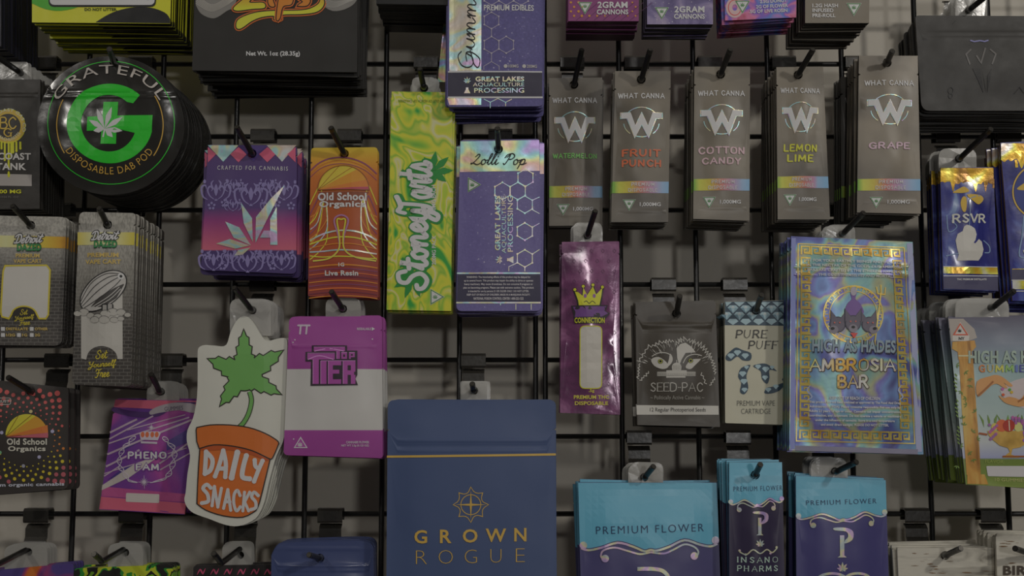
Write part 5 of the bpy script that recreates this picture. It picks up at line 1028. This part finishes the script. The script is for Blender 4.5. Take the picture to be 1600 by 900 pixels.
# shaped plant pot pouch
pot = [(375, 496), (383, 494), (391, 498), (400, 510), (409, 525), (418, 533), (430, 530), (444, 528), (449, 534), (449, 560), (448, 600), (447, 640), (446, 668), (442, 690), (432, 712), (425, 736), (419, 760), (413, 785), (403, 806), (390, 816), (372, 822), (352, 820), (325, 810), (303, 802), (292, 792), (288, 780), (290, 770), (293, 740), (297, 712), (292, 690), (293, 672), (302, 652), (308, 620), (309, 580), (309, 550), (312, 542), (322, 539), (340, 541), (354, 539), (360, 520), (367, 505)]
p = Pack('shaped_pouch', 'die cut white pouch with a green leaf plant in an orange pot with bubble lettering', smooth_pts(pot, 3, True), .092, M((142, 142, 134), rough=.35, coat=.2), n=10, sp=.0062, t=.0036, bulge=.0025, crumple=.0005, group='die cut plant pot pouches', copy_label='die cut plant pot pouch stacked behind the front one', seed=52, jitter=1.2, cell=.007)
LGN = M((74, 118, 58)); OL = M((32, 28, 26)); OR1 = M((150, 74, 28)); OR2 = M((128, 56, 24))
def lobe(cx, cy, tx, ty, wd, nt=4):
    ax, ay = tx - cx, ty - cy; L_ = math.hypot(ax, ay); ax /= L_; ay /= L_; L = []; R = []
    for i in range(nt * 2 + 1):
        t = i / (nt * 2 + 1); ww = wd * (1 - t) ** .7 * (1.0 if t > .1 else .9) * (1.16 if i % 2 else .86); tt = t - (.05 if i % 2 == 0 else -.04)
        L.append((cx + ax * L_ * tt - ay * ww, cy + ay * L_ * tt + ax * ww)); R.append((cx + ax * L_ * tt + ay * ww, cy + ay * L_ * tt - ax * ww))
    return L + [(tx, ty)] + R[::-1]
lobes = [lobe(383, 566, 381, 516, 15, 3), lobe(378, 582, 326, 561, 19, 3), lobe(390, 582, 442, 548, 19, 3), lobe(376, 592, 345, 634, 16, 3), lobe(392, 592, 439, 616, 15, 3)]
core = smooth_pts([(362, 572), (372, 560), (384, 556), (398, 560), (410, 572), (408, 590), (398, 604), (384, 610), (368, 606), (360, 592)], 4, True)
for q in lobes + [core]: p.line('leaf_print', q, 3.6, OL, 1, closed=True)
for i, q in enumerate(lobes + [core]): p.poly('leaf_print', q, LGN, 2 + i * .25)
st_ = smooth_pts([(391, 612), (394, 626), (390, 645), (382, 660), (374, 668)], 5); p.line('stem_print', st_, 8, OL, 2); p.line('stem_print', st_, 5.4, LGN, 3)
rim = smooth_pts([(308, 668), (330, 664), (360, 664), (390, 668), (415, 677), (433, 688), (436, 693)], 3) + smooth_pts([(436, 693), (430, 708), (425, 717), (420, 716)], 3)[1:] + smooth_pts([(420, 716), (395, 704), (365, 697), (335, 695), (312, 701)], 3)[1:] + [(308, 690), (307, 672)]
bodyp = smooth_pts([(313, 698), (340, 694), (370, 697), (400, 705), (423, 716)], 3) + smooth_pts([(423, 716), (415, 750), (406, 785), (400, 798)], 3)[1:] + smooth_pts([(400, 798), (380, 808), (350, 806), (322, 797), (308, 787)], 3)[1:] + [(309, 760), (311, 725)]
p.poly('pot_print', bodyp, OR1, 1); p.line('pot_print', bodyp, 1.8, OL, 4, closed=True); p.poly('pot_print', rim, OR1, 5); p.line('pot_print', rim, 1.8, OL, 6, closed=True); p.poly('pot_print', smooth_pts([(316, 699), (345, 695), (375, 698), (405, 707), (420, 714), (418, 720), (395, 711), (360, 703), (318, 704)], 3, True), OR2, 4)
# bubble lettering: fat strokes
def fat(segs, w_): 
    for sg in segs:
        q = smooth_pts(sg, 5); p.line('bubble_letter', q, w_ * 1.08, WL, 6)
        for e in (q[0], q[-1]): p.poly('bubble_letter', ellipse(e[0], e[1], w_ * .56 * 1.08, n=10), WL, 6)
WL = M((150, 149, 146))
fat([[(323, 706), (321, 740)], [(323, 706), (333, 718), (330, 734), (321, 740)]], 6.5)
fat([[(350, 704), (344, 725), (337, 744)], [(350, 704), (354, 724), (353, 745)], [(343, 732), (353, 732)]], 6.2)
fat([[(372, 707), (367, 728), (363, 746)]], 8); fat([[(386, 712), (381, 730), (380, 745), (391, 748)]], 7)
fat([[(399, 719), (400, 728), (405, 732)], [(411, 720), (405, 734), (398, 752)]], 6)
fat([[(330, 762), (324, 757), (318, 763), (325, 772), (326, 783), (316, 786)]], 5.4)
fat([[(332, 790), (336, 760)], [(336, 760), (341, 792)], [(341, 792), (347, 763)]], 4.4); fat([[(350, 794), (357, 765)], [(357, 765), (361, 797)], [(353, 784), (360, 784)]], 4.4)
fat([[(376, 774), (372, 766), (367, 772), (366, 786), (370, 798), (376, 792)]], 4.4); fat([[(383, 769), (380, 798)], [(391, 769), (383, 784)], [(383, 784), (389, 798)]], 4.2); fat([[(404, 774), (398, 769), (394, 776), (400, 784), (400, 793), (393, 796)]], 4.8)
p.tab(358, 466, 422, 500, 393, 484, 14, bottom_in=24); p.done()
# pink, white and magenta tiered pouch
p = Pack('mylar_bag', 'magenta and white pouch with a blocky black outlined magenta logo', quad((452, 495), (597, 494), (598, 716), (443, 711), [9, 7, 5, 7], notch=.1), .098, PUR, n=7, sp=.0062, t=.003, bulge=.003, crumple=.0008, ridges=[(541, .0006)], group='magenta and white pouches', copy_label='magenta and white pouch stacked behind the front one', seed=53, jitter=1.4)
MAGc = (112, 48, 106)
p.body.data.materials[0] = zmat(p, 'magenta_white', [(495, (114, 50, 108)), (576.5, (106, 44, 100)), (577, (134, 133, 130)), (672, (138, 137, 134)), (672.5, (112, 48, 106)), (716, (104, 42, 98))], rough=.42)
MAG = M((118, 52, 112)); MAGL = M((146, 96, 142))
p.skel('TT', 475, 515, 21, 16, .24, M((140, 130, 140)), 3, shear=.1); p.text('RESEALABLE', 569, 514, 22, 4, M((138, 128, 138)), 3, bold=.03); p.poly('arrow_print', [(581, 511), (586, 514), (581, 517)], WHITE, 3)
for x, y in ((582, 530), (458, 535), (461, 531), (459, 686)): p.poly('printed_dot', ellipse(x, y, 1.1, n=8), WHITE, 2)
bl = [(488, 540), (543, 540), (543, 548), (559, 548), (559, 586), (556, 592), (560, 602), (486, 603), (487, 565), (478, 565), (478, 550), (488, 550)]
p.poly('block_logo', bl, M((34, 26, 34)), 3)
def blk(x0_, y0_, x1_, y1_, m_=None, l_=4): p.poly('block_logo', [(x0_, y0_), (x1_, y0_), (x1_, y1_), (x0_, y1_)], m_ or MAG, l_)
blk(491, 543, 540, 549); blk(481, 553, 524, 562); blk(490, 562, 499, 600); blk(502, 564, 511, 600); 
blk(514, 564, 534, 571); blk(514, 571, 521, 600); blk(521, 578, 531, 584); blk(521, 593, 534, 600); blk(537, 564, 544, 600); blk(544, 564, 556, 571); blk(549, 571, 556, 581); blk(544, 579, 554, 586); blk(549, 586, 556, 600)
blk(527, 549, 532, 561); blk(534, 551, 543, 561); blk(537, 554, 540, 558, M((34, 26, 34)), 5); blk(546, 551, 555, 561); blk(549, 553.5, 552, 556, M((34, 26, 34)), 5); blk(549, 558.5, 556, 561.5, M((34, 26, 34)), 5)
for q in ([(492, 549), (515, 545), (538, 549)], [(482, 562), (500, 556), (522, 562)]): p.line('block_logo', smooth_pts(q, 4), 1.6, MAGL, 5)
for x0_, y0_, x1_, y1_ in ((490, 562, 490, 600), (502, 564, 502, 600), (514, 564, 514, 600), (537, 564, 537, 600), (481, 552, 524, 552), (491, 542.5, 540, 542.5), (502, 564, 556, 564), (527, 549, 527, 561), (534, 551, 543, 551), (546, 551, 555, 551)): p.line('block_logo', [(x0_, y0_), (x1_, y1_)], .9, MAGL, 5)
p.poly('warning_symbol', [(470, 682), (481, 700), (459, 700)], WHITE, 2); p.poly('warning_symbol', [(470, 685), (478.5, 698.5), (461.5, 698.5)], MAG, 3); p.leaf('warning_symbol', 469, 696, 6, WHITE, 4)
p.text('CANNABIS FLOWER', 559, 691, 36, 4, M((138, 128, 138)), 3, bold=.03); p.text('NET WT 3.5g (0.125 OZ)', 555, 696.5, 43, 4, M((138, 128, 138)), 3, bold=.03)
p.tab(508, 465, 563, 495, 535, 482, 13, mat=TABW); p.done()
# dark dotted pouch, left edge
p = Pack('mylar_bag', 'black pouch with rings of red and yellow dots round a sunset disc, left edge', quad((-40, 590), (107, 606), (106, 764), (-40, 776), [0, 4, 8, 0]), .090, M((40, 37, 35), rough=.4), n=2, sp=.013, t=.003, bulge=.003, crumple=.0005, hole=(48, 611), group='black dotted sunset pouches', copy_label='black dotted sunset pouch behind the front one', seed=54, drift=(.0006, 0))
cx, cy = 41, 682
for r_i in range(8):
    R_ = 47 + r_i * 7.6; n_ = 30
    for k in range(n_):
        a = math.radians(k * 360 / n_ + (r_i % 2) * 6 + 3); x = cx + R_ * math.cos(a) * .97; y = cy + 4 + R_ * math.sin(a) * .92
        if not (-35 < x < 100 and 610 < y < 754): continue
        if y > 676 and y < 702 and abs(x - cx) < 40: continue
        c_ = (142, 62, 60) if y < 672 else (158, 84, 34) if y < 705 else (160, 128, 30) if R_ < 72 else (124, 62, 68)
        rad = 1.1 + r_i * .55
        p.poly('dot_rings', ellipse(x, y, rad, n=10), M(c_), 2)
for x, y, c_ in ((5, 676, (120, 118, 140)), (83, 674, (120, 118, 140)), (63, 714, (120, 118, 140)), (38, 728, (110, 110, 120)), (50, 643, (150, 130, 90)), (2, 707, (80, 120, 90))): p.poly('dot_rings', ellipse(x, y, 2.8, n=10), M(c_), 3)
p.poly('sunset_disc', ellipse(44, 681, 33, 34, 182, 360, n=28), M((166, 136, 36)), 3); p.poly('sunset_disc', [(12, 682), (58, 650)] + ellipse(44, 681, 33, 34, 298, 352, n=10), M((166, 104, 32)), 4); p.poly('sunset_disc', [(12, 682), (76, 664), (77, 676)], M((156, 80, 34)), 5); p.poly('sunset_disc', [(12, 683), (77, 676), (77, 684)], M((134, 66, 76)), 6)
for t in ((31, 650), (52, 648)): p.line('sunset_disc', [(12, 682), t], .8, M((90, 60, 24)), 5)
for t, y, w_ in (('Old School', 690, 62), ('Organics', 702, 58)): p.text(t, 44, y, w_, 10, M((146, 140, 130)), 5, bold=.06)
p.text('premium organic cannabis', 32, 758, 138, 7, M((132, 134, 150)), 5, bold=.05, rot=-1)
p.line('name_box', rrect(-20, 622, 18, 632, 2.5), 1.2, M((120, 118, 114)), 3, closed=True); p.text('TRUST', 5, 627, 22, 4.5, M((130, 128, 124)), 3, bold=.03); p.done(['dot_rings'])
# big blue pouch
p = Pack('mylar_bag', 'large matte blue pouch with a gold line and a gold compass star', quad((606, 625), (867, 624), (871, 985), (603, 985), [11, 11, 0, 0], notch=.13), .100, M((46, 58, 86), rough=.5, bump=.25, bscale=20), n=4, sp=.011, t=.004, bulge=.006, crumple=.0011, cfreq=14, ridges=[(688, .0008), (698, -.0007), (704, .0005)], group='large blue pouches', copy_label='large blue pouch behind the compass star one', seed=55, jitter=.8, cell=.009, edge=M((28, 36, 60)))
GD2 = M((150, 116, 50))
p.line('gold_line', [(604.5, 713.5), (868.5, 710)], 3.4, GD2, 2)
c_ = (736, 788); star = []
for k in range(8):
    a0 = math.radians(k * 45 - 90); a1 = math.radians(k * 45 - 67.5); R0 = 27.5 if k % 2 == 0 else 26; star.append((c_[0] + R0 * math.cos(a0), c_[1] + R0 * math.sin(a0)))
    for t in (.25, .5, .75):
        aa = math.radians(k * 45 - 90 + 45 * t); rr_ = R0 - (7.5 - 18 * (t - .5) ** 2 * 1.2); star.append((c_[0] + rr_ * math.cos(aa), c_[1] + rr_ * math.sin(aa)))
p.line('compass_star', star, 1.1, GD2, 2, closed=True); p.line('compass_star', ellipse(c_[0], c_[1], 15.5, n=40), 1.2, GD2, 2, closed=True)
for a in range(4):
    dx, dy = ((0, -1), (1, 0), (0, 1), (-1, 0))[a]; L_ = 22 if a % 2 == 0 else 24; p.poly('compass_star', [(c_[0] + dy * 1.8, c_[1] - dx * 1.8), (c_[0] + dx * L_, c_[1] + dy * L_), (c_[0] - dy * 1.8, c_[1] + dx * 1.8)], GD2, 3)
for k, (ch, w_) in enumerate(zip('GROWN', (20, 18, 23, 32, 19))): p.text(ch, (658, 697, 735, 775, 813)[k], 838 - k * .8, w_, 21, GD2, 4, bold=.02)
for k, (ch, w_) in enumerate(zip('ROGUE', (17, 22, 19, 17, 14))): p.text(ch, (659, 697, 736, 775, 813)[k], 870 - k * .8, w_, 21, GD2, 4, bold=-.028)
p.tab(719, 595, 762, 625, 740, 610, 4); p.done()
# three sky blue and indigo pouches
SKB = (68, 122, 142); IND = (50, 46, 80)
def premium(name, label, tl, tr, br, bl, h, n, yw, cx, tw, ty, s_, hole=None, tab=None, seed=1, base=IND, sp=.0055, **kw):
    p = Pack('mylar_bag', label, quad(tl, tr, br, bl, 0, notch=.12), h, M(base, rough=.36, bump=.2, bscale=22), n=n, sp=sp, t=.0022, bulge=.0045, crumple=.0011, hole=hole, group='sky blue topped pouches', copy_label='blue topped pouch stacked behind the ' + name, seed=seed, jitter=2.2, edge=M((30, 62, 84)), **kw)
    L0 = lambda y: tl[0] + (bl[0] - tl[0]) * (y - tl[1]) / (bl[1] - tl[1]) + .3; R0 = lambda y: tr[0] + (br[0] - tr[0]) * (y - tr[1]) / (br[1] - tr[1]) - .3
    a, b = L0(yw), R0(yw); W_ = b - a
    X = lambda u: a + W_ * u
    wave = smooth_pts([(X(0), yw + 2 * s_), (X(.06), yw + 6 * s_), (X(.15), yw + 2 * s_), (X(.27), yw - 6 * s_), (X(.38), yw + 0 * s_), (X(.46), yw + 7 * s_), (X(.505), yw + 5 * s_), (X(.55), yw + 6 * s_), (X(.64), yw), (X(.75), yw - 10 * s_), (X(.86), yw - 3 * s_), (X(.94), yw), (X(1), yw - 5 * s_)], 4)
    p.poly('blue_top', [(tl[0] + .3, tl[1] + .3), (tr[0] - .3, tr[1] + .3)] + list(reversed(wave)), M(SKB, rough=.34, bump=.3, bscale=30), 1)
    p.line('foil_scroll', [(x, y + 1) for x, y in wave[1:-1]], 5 * s_, M((40, 40, 74)), 2); p.line('foil_scroll', [(x, y + 1.5 * s_) for x, y in wave[1:-1]], 3.4 * s_, FP2, 3)
    for f in (0, 1):
        q = smooth_pts([(X(.17), yw + 22 * s_), (X(.15), yw + 16 * s_), (X(.17), yw + 7 * s_), (X(.25), yw + 3 * s_), (X(.34), yw + 8 * s_), (X(.43), yw + 13 * s_), (X(.505), yw + 10 * s_)], 5) if not f else smooth_pts([(X(.83), yw + 19 * s_), (X(.85), yw + 10 * s_), (X(.82), yw + 2 * s_), (X(.75), yw - 2 * s_), (X(.67), yw + 6 * s_), (X(.6), yw + 12 * s_), (X(.505), yw + 10 * s_)], 5)
        p.line('foil_scroll', q, 2.8 * s_, FP2, 4)
    for u, dy in ((.025, 0), (.975, -8), (.18, 20), (.82, 16)): p.poly('foil_scroll', ellipse(X(u), yw + dy * s_, 6 * s_, n=14), FP2, 5)
    p.text('PREMIUM FLOWER', cx, ty, tw, 12 * s_ if s_ > .8 else 7.5, M((26, 40, 66)), 4, rot=-1.6, bold=-.01, space=1.25)
    return p
FP2 = noise_mat('foil_scroll', [(.3, (120, 104, 140)), (.42, (150, 120, 140)), (.5, (160, 140, 110)), (.58, (120, 130, 130)), (.7, (135, 125, 150))], 60, 1, 1, rough=.35, metal=.2)
def pmark(p, x, y, s_):
    p.poly('foil_monogram', smooth_pts([(x - 13 * s_, y), (x + 6 * s_, y), (x + 17 * s_, y + 6 * s_), (x + 16 * s_, y + 19 * s_), (x + 4 * s_, y + 25 * s_), (x + 4 * s_, y + 20 * s_), (x + 9 * s_, y + 14 * s_), (x + 6 * s_, y + 6 * s_), (x - 12 * s_, y + 4 * s_)], 3, True), FP2, 4)
    p.poly('foil_monogram', [(x - 4 * s_, y + 12 * s_), (x + 3 * s_, y + 12 * s_), (x + 3 * s_, y + 44 * s_), (x + 7 * s_, y + 47 * s_), (x - 8 * s_, y + 47 * s_), (x - 4 * s_, y + 44 * s_)], FP2, 5)
    p.leaf('foil_monogram', x, y + 66 * s_, 12 * s_, FP2, 4, blades=7, wd=.16)
p = premium('wide one', 'wide sky blue and indigo pouch with gold scrolls, left of the other two', (903, 754), (1119, 754), (1130, 1010), (910, 1010), .090, 8, 852, 1015, 168, 826, 1.0, tab=1, seed=56, base=(52, 50, 82))
p.line('foil_monogram', smooth_pts([(995, 888), (1020, 888), (1036, 892), (1045, 905), (1046, 925)], 5), 6, FP2, 4)
p.tab(982, 725, 1035, 754, 1007, 746, 13, mat=TABW, bottom_in=4); p.done(['blue_top'])
p = premium('narrow one', 'narrow sky blue and dark indigo pouch with a foil monogram', (1139, 722), (1222, 722), (1228, 1000), (1140, 1000), .110, 11, 784, 1184, 76, 763, .62, hole=(1180, 742), seed=57, base=(34, 29, 48))
pmark(p, 1186, 799, .78); q = smooth_pts([(1155, 862), (1165, 866), (1175, 858), (1186, 864), (1197, 858), (1206, 863), (1214, 856)], 4); p.line('foil_scroll', q, 2, FP2, 4)
for x, y in ((1155, 860), (1213, 855), (1164, 866), (1203, 864)): p.poly('foil_scroll', ellipse(x, y, 2, n=10), FP2, 5)
for k, t in enumerate(('INSANO', 'PHARMS')): p.skel(t, 1183, 874 + k * 13.5, 64, 9.5, .16, M((120, 138, 130)), 4, serif=.12, space=.28)
p.done(['blue_top'])
p = premium('right hand one', 'sky blue and indigo pouch, rightmost of the three with gold scrolls', (1243, 743), (1384, 750), (1392, 1010), (1245, 1010), .092, 8, 806, 1314, 110, 784, .72, seed=58, base=(48, 46, 84))
pmark(p, 1314, 824, .98); p.line('foil_scroll', ellipse(1298, 905, 22, 10, 190, 350, n=14), 4, FP2, 4); p.line('foil_scroll', ellipse(1338, 905, 20, 10, 190, 350, n=14), 4, FP2, 4)
p.tab(1268, 718, 1326, 746, 1306, 737, 14); p.done(['blue_top'])
# birch packs
def birch(P): pass
BM = noise_mat('birch_bark_print', [(.28, (66, 62, 54)), (.36, (112, 109, 100)), (.5, (134, 131, 121)), (.8, (126, 123, 114))], 16, 1.0, 5, (1, 1, 5), rough=.5, bump=.2)
p = Pack('flat_pouch', 'birch bark print pack with a bent chrome hook through it, bottom right', quad((1402, 856), (1554, 856), (1556, 1010), (1408, 1010)), .095, BM, n=8, sp=.006, t=.003, bulge=.0006, crumple=.0004, hole=(1477, 868), group='birch bark packs', copy_label='birch bark pack stacked behind the left one', seed=59, jitter=2.2); 
r9 = random.Random(4)
for k in range(16): x = 1412 + r9.random() * 130; y = 862 + r9.random() * 36; p.line('bark_fleck', [(x, y), (x + 4 + r9.random() * 12, y + r9.uniform(-1, 1))], .8 + r9.random() * 1.2, M((84, 64, 42)), 2, taper=True)
p.done()
p = Pack('flat_pouch', 'birch bark pack with dark block lettering, cut by the right frame edge', quad((1556, 836), (1720, 838), (1720, 1010), (1562, 1010), [4, 0, 0, 0]), .105, BM, n=8, sp=.006, t=.003, bulge=.0006, crumple=.0004, hole=(1612, 866), group='birch bark packs at the right edge', copy_label='birch bark pack stacked behind the lettered one', seed=60, jitter=2.2)
for k in range(10): x = 1560 + r9.random() * 40; y = 842 + r9.random() * 40; p.line('bark_fleck', [(x, y), (x + 4 + r9.random() * 10, y)], .8 + r9.random() * 1.4, M((84, 64, 42)), 2, taper=True)
p.text('BIRCH', 1602, 891, 70, 15, M((46, 38, 30)), 4, bold=.05); p.done()
# bottom left row
ob = noise_mat('orange_violet_print', [(.38, (56, 46, 92)), (.47, (110, 40, 72)), (.52, (150, 70, 28)), (.62, (160, 92, 30))], 16, 1.5, 2, rough=.3, coat=.2)
p = Pack('mylar_bag', 'orange and violet pouch top in the bottom left corner', quad((-30, 893), (115, 880), (117, 1010), (-30, 1010), [0, 5, 0, 0]), .035, ob, n=4, sp=.006, t=.003, bulge=.003, crumple=.001, group='orange and violet pouches', copy_label='orange and violet pouch behind the front one', seed=61)
p.tab(5, 852, 72, 886, 42, 863, 14, mat=TABW, bottom_in=12); p.done()
cam_ = noise_mat('camouflage_print', [(.0, (26, 26, 24)), (.46, (30, 96, 32)), (.50, (30, 96, 32)), (.501, (130, 138, 30)), (.6, (24, 24, 22)), (.66, (80, 120, 30))], 44, .8, 2, mode='CONSTANT', rough=.3, coat=.3)
p = Pack('mylar_bag', 'green and yellow camouflage pouch top at the bottom edge', quad((115, 888), (270, 882), (272, 1010), (115, 1010), [8, 8, 0, 0]), .035, cam_, n=4, sp=.006, t=.003, bulge=.003, crumple=.001, group='camouflage pouches', copy_label='camouflage pouch behind the front one', seed=62)
p.tab(167, 850, 222, 884, 194, 864, 13, mat=TABW); p.done()
p = Pack('mylar_bag', 'black pouch top with pink squiggles, between the camouflage and navy ones', quad((302, 884), (424, 882), (424, 1010), (302, 1010), [5, 3, 0, 0]), .030, M((34, 32, 32), rough=.3, coat=.2), n=3, sp=.006, t=.003, bulge=.003, crumple=.001, group='black and pink pouches', copy_label='black and pink pouch behind the front one', seed=63)
for k in range(6): x = 308 + k * 21; p.line('pink_squiggle', smooth_pts([(x, 898), (x + 5, 890), (x + 9, 896), (x + 13, 888)], 4), 2.6, M((140, 50, 76)), 2, taper=True)
p.tab(346, 849, 392, 884, 374, 868, 11, mat=TABW); p.done()
p = Pack('mylar_bag', 'navy pouch with rounded shoulders left of the large blue one, bottom edge', smooth_pts([(424, 868), (432, 854), (446, 848), (500, 846), (560, 845), (578, 848), (584, 856)], 4) + [(585, 1010), (422, 1010)], .070, M((44, 52, 82), rough=.3, bump=.3, bscale=20, coat=.15), n=6, sp=.006, t=.003, bulge=.005, crumple=.0014, cfreq=18, ridges=[(857, .0006), (884, .0012), (890, .0008)], hole=(500, 872), group='navy pouches with rounded shoulders', copy_label='navy pouch stacked behind the round shouldered one', seed=64)
p.done()
# ------------------------------------------------------------------ hooks
H = hook
H('hook through the clear tab of the gold seal pouch, left edge', 73, 4, (28, 111), .092, (-14, 82))
H('hook through the round green G pouch', 222, 4, (178, 97), .118, (171, 77), .03)
H('hook through the purple damask pouch', 412, 3, (394, 240), .106, (370, 199), .03)
H('hook through the orange retro pouch', 547, 3, (538, 240), .106, (517, 200), .03)
H('hook through the tab of the tall lime marbled pack', 666, 4, (662, 136), .092, (656, 108), .02)
H('hook through the silver header of the indigo pouch', 782, 3, (779, 233), .092, (777, 201), .03)
H('hook of the WATERMELON pouch', 894, 4, (897, 132), .050, (909, 78), .03)
H('hook of the FRUIT PUNCH pouch', 994, 4, (1002, 124), .091, (1016, 78), .03)
H('hook of the COTTON CANDY pouch', 1108, 4, (1126, 116), .101, (1141, 78), .03)
H('hook of the LEMON LIME pouch', 1223, 4, (1247, 117), .101, (1270, 78), .03)
H('hook of the GRAPE pouch', 1337, 4, (1386, 98), .114, (1394, 80), .02)
H('hook holding the dim black W pouch behind the GRAPE one', 1345, 3, (1353, 131), .061, (1358, 118), .02)
H('hook above the large matte black pouch, top right', 1490, 5, (1516, 14), .105, (1556, -18), .03)
H('hook through the milky tab of the mitten map pouch', 1478, 3, (1500, 247), .092, (1548, 202), .05)
H('hook of the gold ring pouch at the right edge', 1573, 3, (1640, 238), .100, (1660, 216), .02)
H('hook of the grey window pouch, left edge', 95, 2, (48, 352), .098, (20, 322), .03)
H('hook of the glossy airship pouch', 205, 2, (168, 351), .121, (155, 326), .02)
H('hook through the tab of the die cut plant pot pouch', 411, 1, (393, 484), .098, (366, 450), .03)
H('hook through the tab of the magenta and white pouch', 549, 1, (535, 482), .104, (518, 456), .025)
H('hook through the tab of the large holographic pouch', 1298, 2, (1318, 364), .117, (1349, 333), .03)
H('hook through the tab of the narrow violet crown pouch', 912, 2, (918, 367), .081, (930, 330), .03)
H('hook of the wolf eye pouch', 1036, 1, (1057, 490), .091, (1062, 463), .03)
H('hook of the cream diamond pouch', 1147, 1, (1181, 485), .086, (1190, 461), .03)
H('hook through the tab of the fruit bowl pouch, right edge', 1496, 1, (1551, 480), .106, (1584, 455), .03)
H('hook through the tab of the pink and violet crown pouch', 269, 0, (250, 612), .056, (236, 585), .03)
H('hook of the black dotted sunset pouch, left edge', 92, 0, (48, 611), .096, (13, 590), .03)
H('hook above the large blue pouch', 740, 0, (740, 610), .106, (738, 600), .012)
H('hook above the wide sky blue pouch', 998, -1, (1007, 746), .096, (1021, 729), .02)
H('hook through the narrow sky blue pouch', 1152, -1, (1180, 742), .116, (1188, 726), .02)
H('hook above the rightmost sky blue pouch', 1284, -1, (1306, 737), .098, (1338, 722), .03)
H('bent hook through the left birch bark pack', 1430, -2, (1477, 868), .101, (1501, 857), .03)
H('hook through the lettered birch bark pack, right edge', 1548, -2, (1612, 866), .111, (1586, 857), .02)
H('hook above the orange and violet pouch, bottom left corner', 60, -2, (-8, 884), .11, (-26, 872), .02)
H('hook above the camouflage pouch', 208, -2, (160, 877), .10, (147, 866), .02)
H('hook above the black pouch with pink squiggles', 385, -2, (346, 880), .10, (334, 865), .02)
H('hook through the round shouldered navy pouch', 517, -2, (500, 872), .077, (483, 867), .025)
